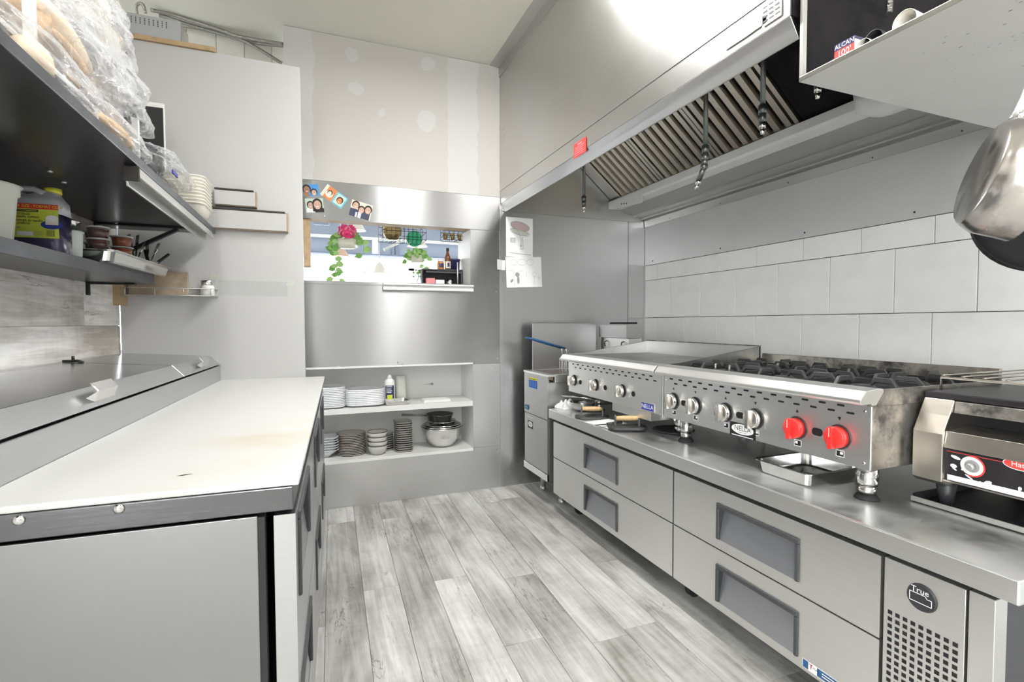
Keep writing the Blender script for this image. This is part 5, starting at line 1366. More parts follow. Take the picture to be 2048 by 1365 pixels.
def bag(label, c, r, seed, tail=None, cat='bag', squash=True, buns=(), amp=0.22):
    c = Vector(c); c.z = max(c.z, ZU + r[2] * 1.0); c.x = min(c.x, -0.445 - r[0] * .8 + .035); root = T('plastic_bag', label, cat, (c.x, c.y, c.z - r[2]), 0, 'plastic bags on the black shelf')
    bm = bmesh.new(); bmesh.ops.create_icosphere(bm, subdivisions=5, radius=1.0)
    so = Vector((seed * 7.13, seed * 3.7, seed * 1.9))
    for v in bm.verts:
        n = v.co.normalized()
        w_ = Vector((n.x * 3.2 + n.z * 1.5, n.y * 1.4, n.z * 3.2 - n.x)); d = noise.noise(n * 1.7 + so) * amp * 1.3 + (0.5 - abs(noise.noise(w_ + so))) * 0.20 - 0.08 + (0.5 - abs(noise.noise(w_ * 2.3 + so * 2))) * 0.09
        k = 1.0 + d
        if tail:
            tv = Vector(tail).normalized(); t = max(0.0, n.dot(tv) - 0.78) / 0.22
            k *= 1 + t * 0.9
        p = Vector((n.x * r[0] * k, n.y * r[1] * k, n.z * r[2] * k))
        if p.z < -r[2] * 0.93: p.z = -r[2] * 0.93 - 0.0 * abs(p.z)
        v.co = p + Vector((0, 0, r[2] * 0.93 - r[2]))
    me = bpy.data.meshes.new('bag_film'); bm.to_mesh(me); bm.free(); me.materials.append(MATS['plastic_film'])
    for p in me.polygons: p.use_smooth = True
    o = bpy.data.objects.new('bag_film', me); C.objects.link(o); o.parent = root; o.location = (0, 0, r[2] * 1.0)
    return root
def at(px, py, x): return PX(px, py, 0, x)
# (label, pixel centre, plane x, radii)
bag('clear plastic bag of round buns at the picture top left corner', at(40, 45, -0.60), (0.13, 0.16, 0.13), 1)
bag('clear plastic bag around the long tan loaf', at(120, 95, -0.56), (0.11, 0.26, 0.11), 2)
bag('crumpled clear bag with a stiff flap reaching over the control box', at(140, 40, -0.62), (0.13, 0.15, 0.11), 3, tail=(0.2, 0.95, 0.1))
bag('limp clear bag lying along the shelf front edge', at(95, 160, -0.475), (0.045, 0.24, 0.045), 4, amp=.15)
bag('bulging clear bag in the middle of the heap', at(198, 150, -0.55), (0.09, 0.19, 0.08), 5)
bag('open clear bag in front of the black panel', at(232, 210, -0.56), (0.07, 0.13, 0.07), 6, tail=(0.1, .8, .1))
bag('knotted clear bag with a blue clip near the foam boxes', at(325, 340, -0.53), (0.085, 0.27, 0.058), 7)
bag('twisted bag of flat bread on the shelf edge below the black panel', at(225, 262, -0.485), (0.05, 0.26, 0.035), 8, amp=.12)
bag('clear bag stuffed against the wall above the loaf', at(115, 0, -0.70), (0.15, 0.15, 0.14), 9)
def bun(label, c, r, m='bun', rz=0.0, name='bread_bun'):
    c = Vector(c); bm = MB()
    bm.ell(c, r[0], r[1], r[2], 18, 10, Matrix.Rotation(rz, 3, 'X'))
    return bm.build(name, m, None, label=label, cat='bread', group='bread in the plastic bags')
bun('pinkish brown round bun in the top left corner bag', at(22, 22, -0.58), (0.06, 0.065, 0.04), 'bun')
bun('brown round bun hanging lowest in the top left corner bag', at(42, 30, -0.565), (0.05, 0.05, 0.055), 'bun')
bun('long tan loaf inside the clear bag', at(115, 95, -0.57), (0.055, 0.16, 0.036), 'bun_pale', -0.35, 'bread_loaf')
bun('second tan loaf lying below the first', at(128, 132, -0.55), (0.045, 0.12, 0.022), 'bun', -0.35, 'bread_loaf')
bun('pale bun pressed under the limp bag at the shelf edge', at(62, 118, -0.49), (0.03, 0.055, 0.035), 'bun_pale')
bun('pale bread roll inside the bag next to the wood stud', at(212, 85, -0.62), (0.05, 0.07, 0.05), 'bun_pale')
bun('flat bread end in the twisted bag', at(225, 265, -0.49), (0.03, 0.13, 0.022), 'bun', -0.0, 'flat_bread')
# roll of labels behind the film
q = at(178, 18, -0.64); MB().cyl(q - Vector((.04, 0, 0)), q + Vector((.04, 0, 0)), 0.06, seg=28).cyl(q - Vector((.041, 0, 0)), q + Vector((.041, 0, 0)), 0.028, seg=20).build('paper_roll', 'foam_cream', None, label='roll of cream paper with a dark core in the bag heap', cat='roll')
# black panel in white frame
q0, q1 = PX(284, 250, 1, 2.62), PX(328, 250, 1, 2.62)
z0, z1 = ZU, PX(306, 203, 1, 2.62).z
mon = T('menu_screen', 'black screen in a white frame standing on the black shelf', 'screen', ((q0.x + q1.x) / 2, 2.64, ZU))
MB().box(q0.x - .07, q1.x, 2.628, 2.642, z0 + .0005, z1).build('frame', 'white_metal', mon, bevel=0.002)
MB().box(q0.x - .066, q1.x - .004, 2.6235, 2.6278, z0 + .004, z1 - .022).build('screen', 'black_flat', mon)
q = at(250, 243, -0.50); MB().cyl(q, q + Vector((.004, 0, 0)), 0.012, seg=16).build('cable_clip', 'black_flat', None, label='small round black tag on the bag in front of the screen', cat='tag')
q = at(350, 348, -0.455); MB().box(q.x - .002, q.x + .002, q.y - .035, q.y + .035, q.z - .006, q.z + .006).build('bag_clip', 'blue_badge', None, label='small blue clip on the knotted bag', cat='clip')
q = at(143, 156, -0.452); MB().box(q.x - .002, q.x + .002, q.y - .025, q.y + .035, q.z - .006, q.z + .006).build('bag_tag', 'wood_grey', None, label='brown strip tag on the shelf front bags', cat='tag')
# foam take-out boxes, nested in a stack
fy = 2.60; fx = -0.515
fb0 = None; n = 9
for k in range(n):
    zb = ZU + k * 0.0145
    lab = 'cream foam take-out box, %s in the stack at the shelf end' % ordn(n - 1 - k, n)
    if fb0 is None:
        mb = MB(); rings = []
        for e, zz in ((0.030, 0.0), (0.020, 0.004), (0.004, 0.052), (0.0, 0.060), (-0.004, 0.062), (-.004, .065), (.002, .066), (0.010, .055), (0.024, 0.008)):
            rings.append([mb.v((x, y, ZU + zz)) for x, y in rrect(fx - .075 + e, fx + .075 - e, fy - .10 + e, fy + .10 - e, 0.035, 5)])
        m_ = len(rings[0])
        for A, B in zip(rings, rings[1:]):
            for i in range(m_): mb.fv([A[i], A[(i + 1) % m_], B[(i + 1) % m_], B[i]], True)
        mb.fv(rings[0][::-1]); mb.fv(rings[-1])
        fb0 = mb.build('foam_box', 'foam_cream', None, label=lab, cat='food box', group='stacked foam boxes')
    else:
        o = clone(fb0, fb0.location + Vector((rnd.uniform(-.001, .001), rnd.uniform(-.002, .002), k * 0.0145)), None, lab)

# ================================================================== shelf at the right with pans below
RZS, RSX, RSY = 1.835, 1.240, 1.012
rs = T('steel_shelf', 'grease-spotted stainless wall shelf at the top right with a black end panel', 'shelf', (1.85, 0.3, RZS))
MB().box(RSX, XR - 0.006, -0.60, RSY, RZS, RZS + 0.004).build('shelf_plate', 'steel_shelf', rs)
MB().box(RSX - 0.003, RSX, -0.60, RSY, RZS, RZS + 0.013).build('front_edge', 'steel_bright', rs, bevel=0.001)
MB().box(RSX + 0.012, XR - .02, RSY - .008, RSY, RZS + .0045, 2.073).build('end_upstand', 'black_matte', rs, label='black end panel')
MB().box(RSX - .002, RSX + 0.0115, RSY - .010, RSY, RZS + .0135, 2.35).build('hanger_strip', 'steel_hood', rs)
for y in (0.2, -0.5): MB().prism([(RSX + .2, RZS - .004), (XR - .008, RZS - .004), (XR - .008, RZS - .14)], 'y', y, y + .004).build('bracket', 'steel_front', rs)
q0, q1 = PX(1772, 40, 1, 0.98), PX(1787, 0, 1, 0.98)
MB().cyl((q0.x + .02, 0.985, 2.0735), (q1.x + .02, 0.985, 2.7), 0.009, seg=8).build('hanger_rod', 'conduit', rs)
mb = MB()
for k in range(170):
    x = rnd.uniform(RSX + .10, XR - .3); y = rnd.gauss(0.60, 0.16)
    if not (-.4 < y < RSY - .02): continue
    r = rnd.uniform(.0010, .0030) * (1 if y < .8 else .6); mb.face([(x + r * .45 * math.cos(t), y + r * 1.5 * math.sin(t), RZS - .0006) for t in [i * math.pi / 3 for i in range(6)]])
mb.build('grease_spots', 'mark_dark', rs, kind='stuff')
# foil box
FXX = 1.268
ya_, yb2 = PX(1709, 90, 0, FXX).y, PX(1669, 110, 0, FXX).y
fz1 = PX(1708, 71, 0, FXX).z
fo_ = T('foil_box', 'red and white box of aluminium foil on the right shelf', 'box', (FXX + .04, (ya_ + yb2) / 2, RZS + .0045))
MB().box(FXX, FXX + .075, ya_, yb2, RZS + .0045, fz1).build('carton', 'white_flat', fo_, bevel=0.001)
h_ = fz1 - RZS; cx = -(ya_ + yb2) / 2; y0_, y1_ = -yb2, -ya_; w_ = y1_ - y0_
frX = Fr((FXX, 0, 0), (0, -1, 0), (0, 0, 1))
decal('carton_print', fo_, frX, [(rect(y0_, y1_, RZS + .005, fz1 - h_ * .26), 'red_flat'), (rect(y0_, y1_, fz1 - h_ * .26, fz1), 'navy'), ('text', 'ALCAN', h_ * .26, (cx, fz1 - h_ * .13), 'white_flat', 0.0, w_ / (h_ * .26 * 3.4)), ('text', "100'", h_ * .36, (cx, fz1 - h_ * .45), 'white_flat', 0, w_ / (h_ * .36 * 2.4)), (rect(y0_ + .01, y1_ - .01, RZS + h_ * .14, RZS + h_ * .17), 'pink')], label='red and navy box print')
decal('carton_side_print', fo_, Fr((FXX, ya_, 0), (1, 0, 0), (0, 0, 1)), [(rect(0, .075, fz1 - h_ * .12, fz1), 'navy')])
for k, (px, r, lab) in enumerate(((1742, .018, 'small cream cup lying on its side beside the foil box'), (1762, .022, 'dark striped cup between the two cream ones on the right shelf'), (1824, .026, 'larger cream cup farthest along the right shelf'))):
    q = PX(px, 60, 0, 1.29); c = Vector((1.262, q.y, RZS + .0048 + r))
    MB().lathe([(r * .96, 0), (r, 0), (r * .999, .003), (r * .80, .09), (r * .76, .09), (r * .955, .003)], 24, c, M=Matrix.Rotation(math.radians(90), 3, 'Y'), cap=False).lathe([(0, .088), (r * .78, .088)], 24, c, M=Matrix.Rotation(math.radians(90), 3, 'Y'), cap=False).build('paper_cup', ('foam_cream', 'black_plastic', 'foam_cream')[k], None, label=lab, cat='cup', group='cups on the right shelf', smooth=True)
# hanging frying pan and the black pan behind it
def pan(name, label, c, nrm, up, r, dep, body, inside, base_r, hl):
    c = Vector(c); n = Vector(nrm).normalized(); u = (Vector(up) - n * Vector(up).dot(n)).normalized(); s = u.cross(n).normalized()
    M = Matrix((s, u, n)).transposed()               # local z = outward normal of the base
    root = T(name, label, 'pan', (c.x, c.y, c.z - r))
    MB().lathe([(0.0, 0.0), (base_r * .96, 0.0), (base_r, -.003), (base_r * 1.01, -.007), (base_r * 1.06, -.012), (r * .97, -dep * .35), (r * .985, -dep * .72), (r, -dep), (r * 1.012, -dep - .002), (r * .985, -dep - .001), (r * .95, -dep * .7), (r * .92, -dep * .38), (base_r, -.013), (0, -.010)], 40, c, M=M).build('body', body, root, smooth=True)
    f = lambda p: c + M @ Vector(p)
    if hl:
        hb = MB(f).tube([(0, r * .93, -dep * .28), (0, r * 1.08, -dep * .30), (0, r * 1.30, -dep * .30), (0, r * 1.30 + hl, -dep * .30)], [.012, .0105, .0085, .0095], 10).build('handle', 'aluminium', root)
        MB(f).box(-.026, .026, r * .90, r * 1.0, -dep * .42, -dep * .22).build('handle_plate', 'steel_bright', root, bevel=.004)
        for sx in (-.018, .018): MB(f).ell((sx, r * 1.0, -dep * .32), .008, .006, .008, 10, 6).build('rivet', 'steel_bright', root)
        MB(f).tube([(0, r * 1.62, -dep * .30), (0, r * 1.30 + hl, -dep * .30), (0, r * 1.30 + hl + .03, -dep * .30)], [.0135, .014, .012], 12).build('sleeve', 'pink', root, label='faded red handle sleeve')
    return root
D = 1.02
pc_ = EYE + ray(1958, 348) * (D / FPX)
pan('frying_pan', 'scorched steel saucepan with a red-sleeved handle hanging under the right shelf', pc_, (-0.64, 0.66, 0.27), (0, 0, 1), 0.118, 0.085, 'steel_pan', 'steel_pan', 0.100, 0.10)
D = 1.12
pc2 = EYE + ray(2075, 440) * (D / FPX)
pan('black_pan', 'black pan hanging behind the steel saucepan', pc2, (0.75, 0.62, -0.1), (0.1, -.1, 1), 0.125, 0.05, 'black_pan', 'black_pan', 0.095, 0)

# ================================================================== things on the chef base worktop
ZT = 0.6485
gn_tray('steel_pan_tray', 'small empty steel food pan on the worktop under the range', 'tray', 1.455, 1.70, 1.13, 1.335, ZT, 0.045, None if False else (lambda p: Vector(p)), 'steel_bright', 0.012, rim=.010)
MB().box(1.52, 1.60, 1.19, 1.25, ZT + .003, ZT + .006).build('scraper_blade', 'aluminium', None, label='flat steel scraper lying in the small food pan', cat='scraper')
def press(label, c, rz):
    root = T('grill_press', label, 'grill press', c, rz, 'grill presses on the worktop')
    Mw = WM[root]; f = lambda p: Mw @ Vector(p)
    pts = rrect(-.055, .055, -.095, .095, .045, 5)
    MB(f).prism(pts, 'z', 0, .011).build('plate', 'cast_iron', root, bevel=0.002)
    for y in (-.058, .058): MB(f).prism([(-.010, .0115), (.010, .0115), (.008, .058), (0, .066), (-.008, .058)], 'y', y - .004, y + .004).build('bracket', 'cast_iron', root)
    MB(f).lathe([(0.0, -.0535), (.010, -.0535), (.0125, -.03), (.0135, 0), (.0125, .03), (.010, .0535), (0, .0535)], 14, (0, 0, .050), M=Matrix.Rotation(math.radians(90), 3, 'X')).build('wood_handle', 'wood_handle', root, label='pale turned wood handle')
    return root
pA_ = PX(1184, 836, 2, ZT); pB_ = PX(1254, 861, 2, ZT)
rz1 = math.radians(66)
press('cast iron grill press with wood handle nearer the fryer', (pA_.x, pA_.y, ZT + .0005), rz1)
press('cast iron grill press with wood handle resting on the white towel', (pB_.x, pB_.y, ZT + .010), rz1)
def towel(name, label, c, rx, ry, h, seed, rz):
    root = T(name, label, 'towel', c, rz); Mw = WM[root]
    mb = MB(lambda p: Mw @ Vector(p)); n = 26; V = {}
    for i in range(n + 1):
        for j in range(n + 1):
            a, b_ = i / n * 2 - 1, j / n * 2 - 1
            e = max(abs(a), abs(b_)); z = h * (1 - e ** 6) * (0.55 + 0.9 * abs(noise.noise(Vector((a * 1.7 + seed, b_ * 2.3, seed))))) + 0.0005
            jx = 0.06 * noise.noise(Vector((a * 2, b_ * 2, seed + 5)))
            V[i, j] = mb.v((a * rx * (1 + jx), b_ * ry * (1 + jx), z))
    for i in range(n):
        for j in range(n): mb.fv([V[i, j], V[i + 1, j], V[i + 1, j + 1], V[i, j + 1]], True)
    mb.build('cloth', 'towel', root)
pC_ = PX(1222, 849, 2, ZT)
towel('towel', 'white towel spread flat between the two grill presses', (pC_.x, pC_.y, ZT), .085, .12, .008, 3.1, .15)
pD_ = PX(1126, 816, 2, ZT)
towel('towel', 'crumpled white towel beside the fryer', (pD_.x + .02, pD_.y - .01, ZT), .06, .05, .05, 8.4, .2)
# steel bowl with tongs
bq = PX(1160, 824, 2, ZT); bc = Vector((bq.x + .03, bq.y + .02, ZT + .0005))
MB().lathe([(0.0, 0.0), (.035, 0.0), (.060, .020), (.074, .052), (.078, .053), (.078, .055), (.072, .054), (.056, .022), (.033, .004), (0, .003)], 28, bc).build('steel_bowl', 'steel_bright', None, smooth=True, label='small steel bowl by the fryer holding the tongs', cat='bowl')
tg = T('tongs', 'steel tongs laid across the small bowl', 'tongs', bc + Vector((0, 0, .056)))
for k, dy in enumerate((-.012, .006, .022)):
    a = bc + Vector((-.105, .07 + dy * .3, .086)); b_ = bc + Vector((.115, -.06 + dy, .064))
    MB().tube([a, a.lerp(b_, .5) + Vector((0, 0, .004)), b_], [.0035, .0065, .004], 6).build('arm', 'steel_bright', tg)
pr_ = PX(1330, 876, 2, ZT)
MB().lathe([(0, 0), (.08, 0), (.10, .008), (.097, .010), (.078, .003), (0, .003)], 24, (pr_.x + .13, pr_.y + .10, ZT + .0005)).build('round_plate', 'cast_iron', None, smooth=True, label='dark round plate pushed under the griddle', cat='plate')
kn = T('kitchen_knife', 'knife with a black handle on the white towel', 'knife', (pB_.x - .02, pB_.y + .07, ZT + .012))
ka = PX(1243, 845, 2, ZT + .02); kb = PX(1190, 852, 2, ZT + .014)
MB().tube([ka, ka.lerp(kb, .55)], .008, 8).build('handle', 'black_plastic', kn); MB().prism([(ka.lerp(kb, .55).x, ka.lerp(kb, .55).y), (kb.x, kb.y), (kb.x + .01, kb.y + .02), (ka.lerp(kb, .5).x + .008, ka.lerp(kb, .5).y + .015)], 'z', ZT + .0135, ZT + .015).build('blade', 'steel_bright', kn)

# ================================================================== dishes in the niche
def stack(name, label_fmt, cat, group, proto, cx, cy, z0, n, dz, jit=0.0015, rz=0.0):
    for k in range(n):
        lab = label_fmt % ordn(n - 1 - k, n)
        loc = Vector((cx + rnd.uniform(-jit, jit), cy + rnd.uniform(-jit, jit), z0 + k * dz))
        if k == 0:
            o = proto; o.location = loc; o['label'] = lab; o['category'] = cat
        else: o = clone(proto, loc, None, lab)
        o.rotation_euler = (0, 0, rz + rnd.uniform(-.02, .02)); o['group'] = group
def dish(name, prof, mats, seg=32, sx=1, sy=1, sq=0.0, rim=None, rimm=None):
    """a dish about the origin; rim = profile of a coloured edge, built as a part"""
    if rim is None:
        o = MB().lathe(prof, seg, sx=sx, sy=sy, sq=sq).build(name, mats, None, smooth=True)
        o.data.transform(Matrix.Translation(o.location)); o.location = (0, 0, 0)
        return o
    root = T(name, '', '', (0, 0, 0))
    MB().lathe(prof, seg, sx=sx, sy=sy, sq=sq).build('dish_body', mats, root, smooth=True)
    MB().lathe(rim, seg, sx=sx, sy=sy, sq=sq, cap=False).build('rim', rimm, root, smooth=True)
    return root
def plate_prof(r, h, th=.004): return [(0, 0), (r * .62, 0), (r * .66, .001), (r * .95, h * .45), (r, h * .62), (r, h + th * .4), (r * .985, h + th * .5), (r * .93, h * .75 + th * .5), (r * .62, th), (0, th)]
ZM, ZN = NZM + .0005, NZ0 + .0005
# upper shelf
p = dish('oval_plate', plate_prof(.105, .016), 'china', 40, 0.95, 1.05, .55)
stack('oval_plate', 'white squarish plate, %s in the tall stack beside the worktop', 'plate', 'white plates, left stack', p, 0.072, YB + .105, ZM, 12, .0108)
p = dish('oval_plate', plate_prof(.128, .020), 'china', 40, 1.0, 0.84, .5)
stack('oval_plate', 'white oval plate, %s in the wide stack left of the spray bottle', 'plate', 'white plates, wide stack', p, 0.293, YB + .100, ZM, 9, .0115)
# small steel tray with spray can
tx0, tx1, ty0, ty1 = 0.415, 0.575, YB + .004, YB + .135
gn_tray('steel_tray', 'small steel tray on the niche shelf under the spray bottle', 'tray', tx0, tx1, ty0, ty1, ZM, .026, lambda p: Vector(p), 'steel_bright', .010, rim=.008)
sx_ = 0.452; sy_ = YB + .055
sp = T('spray_bottle', 'white bottle with a black and yellow label standing in the small tray', 'bottle', (sx_, sy_, ZM + .003))
MB().lathe([(0, 0), (.031, 0), (.033, .004), (.033, .145), (.030, .158), (.018, .170), (.014, .172), (0, .172)], 24, (sx_, sy_, ZM + .003)).build('bottle_body', 'plastic_white', sp)
MB().lathe([(.014, .1722), (.014, .184), (.009, .188), (.009, .196), (0, .196)], 16, (sx_, sy_, ZM + .003)).build('nozzle', 'plastic_white', sp)
def wrap(c, r, a0, a1, z0, z1, parent, m, name='label_band', h=.0004, n=10):
    mb = MB(); A = []; B = []
    for i in range(n + 1):
        t = a0 + (a1 - a0) * i / n; d_ = Vector((math.cos(t), math.sin(t), 0)) * (r + h)
        A.append(mb.v(Vector(c) + d_ + Vector((0, 0, z0)))); B.append(mb.v(Vector(c) + d_ + Vector((0, 0, z1))))
    for i in range(n): mb.fv([A[i], A[i + 1], B[i + 1], B[i]], True)
    return mb.build(name, m, parent)
cb_ = (sx_, sy_, ZM + .003)
wrap(cb_, .033, -2.65, -.75, .040, .128, sp, 'navy'); wrap(cb_, .033, -2.25, -1.15, .036, .066, sp, 'yellow_label', 'label_mark', .0008)
for k, zz in enumerate((.118, .103, .090, .080)): wrap(cb_, .033, -2.4, -1.2 - .2 * (k % 2), zz, zz + .004, sp, 'white_flat', 'label_line', .0008)
# tall pale bottle behind
bx_ = 0.545; MB().lathe([(0, 0), (.036, 0), (.038, .004), (.037, .150), (.033, .156), (.033, .176), (0, .178)], 20, (bx_, YB + .20, ZM), sq=.6).build('pale_bottle', 'tub_white', None, label='pale yellowish square bottle behind the spray bottle', cat='bottle', smooth=True)
# folded papers
for k in range(3):
    MB().box(.675 + k * .004, .865 - k * .003, YB + .030 + k * .004, YB + .155, ZM + k * .0052, ZM + k * .0052 + .005).build('paper_pad', 'paper', None, bevel=.001, label='flat white paper pad, %s of the three at the right of the shelf' % ('bottom', 'middle', 'top')[k], cat='paper', group='paper pads on the niche shelf')
frN = Fr((0, NY - .0005, 0), (1, 0, 0), (0, 0, 1)); q = PX(860, 769, 1, NY)
decal('scuff_mark', wall_back, frN, [([(q.x - .06, q.z), (q.x + .02, q.z + .012), (q.x + .025, q.z - .008), (q.x, q.z - .006)], 'pencil_light'), ([(q.x + .002, q.z + .004), (q.x + .022, q.z + .011), (q.x + .024, q.z - .006), (q.x + .006, q.z - .004)], 'grey_print')])
# lower shelf
p = dish('square_bowl', [(0, 0), (.022, 0), (.024, .002), (.078, .050), (.082, .0515), (.080, .054), (.072, .050), (.022, .006), (0, .006)], 'china', 36, 1, 1, .8)
stack('square_bowl', 'white square bowl, %s in the leftmost lower stack', 'bowl', 'square bowls', p, 0.045, YB + .14, ZN, 6, .0165)
def rimmed(name, r, h, sx, sy, sq, body='china_grey'):
    pr = plate_prof(r, h)
    return dish(name, pr, body, 36, sx, sy, sq, rim=[(r * 1.003, h - .0008), (r * 1.006, h + .0004), (r * 1.003, h + .0020), (r * .970, h + .0022)], rimm='china_rim')
p = rimmed('round_plate', .093, .012, 1, 1, 0, 'china_brown')
stack('round_plate', 'round beige plate with dark rim, %s in the lower stack', 'plate', 'round rimmed plates', p, 0.208, YB + .155, ZN, 13, .0108)
def bowl_r(r, h): return dish('rice_bowl', [(0, 0), (r * .55, 0), (r * .6, .002), (r * .85, h * .35), (r, h), (r * .97, h), (r * .80, h * .38), (r * .5, .005), (0, .005)], 'china_grey', 32, rim=[(r * .995, h - .003), (r * 1.006, h), (r * 1.0, h + .003), (r * .965, h + .001)], rimm='china_rim')
p = bowl_r(.066, .062)
stack('rice_bowl', 'grey-beige bowl with dark rim, %s in the stack of four', 'bowl', 'rimmed bowls', p, 0.372, YB + .085, ZN, 4, .030)
p = rimmed('small_plate', .052, .010, 1, 1, 0)
stack('small_plate', 'small grey dish, %s in the stack behind the bowls', 'plate', 'small dishes behind the bowls', p, 0.437, YB + .185, ZN, 8, .0155)
p = rimmed('oblong_dish', .058, .012, 1.0, 1.25, .6)
stack('oblong_dish', 'small rounded square dish, %s in the tall stack beside the steel bowls', 'dish', 'rounded square dishes', p, 0.547, YB + .12, ZN, 14, .0147, .003)
def sbowl(r, h, name, lab, z, rr=0.0):
    return MB().lathe([(0, 0), (r * .42, 0), (r * .60, h * .12), (r * .86, h * .55), (r * .97, h * .93), (r * 1.02, h * .95), (r * 1.05, h * .99), (r * 1.03, h * 1.03), (r * .97, h * .99), (r * .83, h * .55), (r * .56, h * .14), (r * .4, .003), (0, .003)], 40, (0.828, YB + .150, z)).build(name, 'steel_bright', None, smooth=True, label=lab, cat='bowl', group='nested steel mixing bowls')
sbowl(.145, .140, 'mixing_bowl', 'big steel mixing bowl at the bottom of the nest', ZN)
sbowl(.136, .125, 'mixing_bowl', 'second steel mixing bowl inside the big one', ZN + .024)
sbowl(.122, .110, 'mixing_bowl', 'third steel mixing bowl inside the second', ZN + .048)
sbowl(.098, .075, 'mixing_bowl', 'small dark steel bowl in the top of the nest', ZN + .105)
sv = T('sauce_pan', 'shallow steel pan with a long handle resting on the mixing bowls', 'pan', (0.812, YB + .15, ZN + .172))
MB().lathe([(0, 0), (.070, 0), (.080, .006), (.094, .046), (.097, .047), (.097, .050), (.091, .048), (.077, .009), (0, .004)], 36, (0.812, YB + .15, ZN + .181)).build('pan_body', 'steel_griddle', sv, smooth=True)
MB().tube([(0.725, YB + .155, ZN + .222), (0.66, YB + .165, ZN + .226), (0.55, YB + .19, ZN + .232)], [.007, .006, .008], 8).build('handle', 'steel_griddle', sv)
# ticket ledge under the opening
lx0, lx1 = PX(767, 572, 1, YB - .03).x, PX(948, 572, 1, YB - .03).x
tr_ = T('ticket_rail', 'aluminium order ticket rail below the pass-through', 'ticket rail', ((lx0 + lx1) / 2, YB - .02, 1.395))
MB().prism([(YB - .0035, 1.448), (YB - .034, 1.441), (YB - .036, 1.432), (YB - .010, 1.436), (YB - .0035, 1.436)], 'x', lx0, lx1).build('top_lip', 'aluminium', tr_, bevel=.001)
MB().prism([(YB - .0035, 1.4355), (YB - .012, 1.4355), (YB - .022, 1.402), (YB - .018, 1.398), (YB - .0035, 1.400)], 'x', lx0, lx1).build('face', 'white_metal', tr_, bevel=.001)

# ================================================================== photos, drawings
def card(name, label, cat, quad, pic, group=None, y=YB - .003, tilt=.0006, m='white_flat'):
    """thin print stuck on the back wall; quad = 4 pixels (bl, br, tr, tl); pic gets (fr, w, h)"""
    P = [PX(a, b, 1, y) for a, b in quad]
    o = P[0]; X = (P[1] - P[0] + P[2] - P[3]) / 2; Yv = (P[3] - P[0] + P[2] - P[1]) / 2
    w_, h_ = X.length, Yv.length; X.normalize(); Yv = (Yv - X * Yv.dot(X)).normalized()
    c = (P[0] + P[1] + P[2] + P[3]) / 4; o = c - X * w_ / 2 - Yv * h_ / 2
    n = X.cross(Yv)
    root = T(name, label, cat, (c.x, y, c.z - h_ / 2), 0, group)
    o = o + n * 0.0004
    f = lambda p: o + X * p[0] + Yv * p[1] + n * p[2]
    MB(f).box(0, w_, 0, h_, 0, .0006).build('sheet', m, root)
    fr = Fr(o, X, Yv)
    decal('print', root, fr, pic(w_, h_), h0=.0009, dh=.00012)
    return root
def head(cx, cy, r, skin='skin', long=False):
    s = []
    s.append((oval(cx, cy + r * .25, r * 1.15, r * 1.25), 'hair'))
    if long: s.append((rect(cx - r * 1.1, cx + r * 1.1, cy - r * 1.6, cy + r * .3), 'hair'))
    s.append((oval(cx, cy - r * .05, r * .82, r * 1.05), skin))
    s += [(oval(cx - r * .32, cy + r * .1, r * .13, r * .07, 8), 'hair'), (oval(cx + r * .32, cy + r * .1, r * .13, r * .07, 8), 'hair'), (oval(cx, cy - r * .48, r * .32, r * .1, 8), 'white_flat')]
    return s
card('snapshot', 'photo print of two people against a blue sky', 'photo', [(607, 394), (636, 391), (639, 369), (607, 370)], lambda w, h: [(rect(0, w, 0, h), 'sky_print'), (rect(0, w * .35, 0, h * .55), 'skin_dark')] + head(w * .22, h * .58, h * .30, 'skin_dark') + head(w * .66, h * .28, h * .24), 'snapshots on the steel strip')
card('snapshot', 'photo print of two smiling faces below the blue one', 'photo', [(615, 427), (651, 423), (643, 399), (607, 396)], lambda w, h: [(rect(0, w, 0, h), 'mint_print'), (rect(w * .5, w, 0, h * .3), 'hair'), (rect(w * .05, w * .45, 0, h * .3), 'white_flat')] + head(w * .28, h * .5, h * .22) + head(w * .66, h * .55, h * .30, 'skin', True), 'snapshots on the steel strip')
card('snapshot', 'tilted orange and aqua double photo print', 'photo', [(640, 388), (682, 419), (697, 398), (655, 369)], lambda w, h: [(rect(0, w * .5, 0, h), 'orange_print'), (rect(w * .5, w, 0, h), 'aqua_print'), (rect(0, w * .12, 0, h), 'cream_print'), (rect(w * .56, w * .94, h * .1, h * .92), 'mint_print'), (oval(w * .28, h * .42, w * .16, h * .26), 'cream_print')] + head(w * .28, h * .5, h * .17, 'cream_print') + head(w * .76, h * .45, h * .22, 'orange_print'), 'snapshots on the steel strip')
card('snapshot', 'photo print of three people in dark clothes', 'photo', [(698, 430), (738, 442), (747, 412), (704, 399)], lambda w, h: [(rect(0, w, 0, h), 'cream_print'), (rect(0, w * .95, 0, h * .48), 'navy_print'), (rect(w * .40, w * .55, 0, h * .4), 'white_flat'), (rect(w * .28, w * .36, 0, h * .3), 'foam_cream')] + head(w * .22, h * .70, h * .20) + head(w * .52, h * .50, h * .19) + head(w * .82, h * .60, h * .21, 'skin', False), 'snapshots on the steel strip')
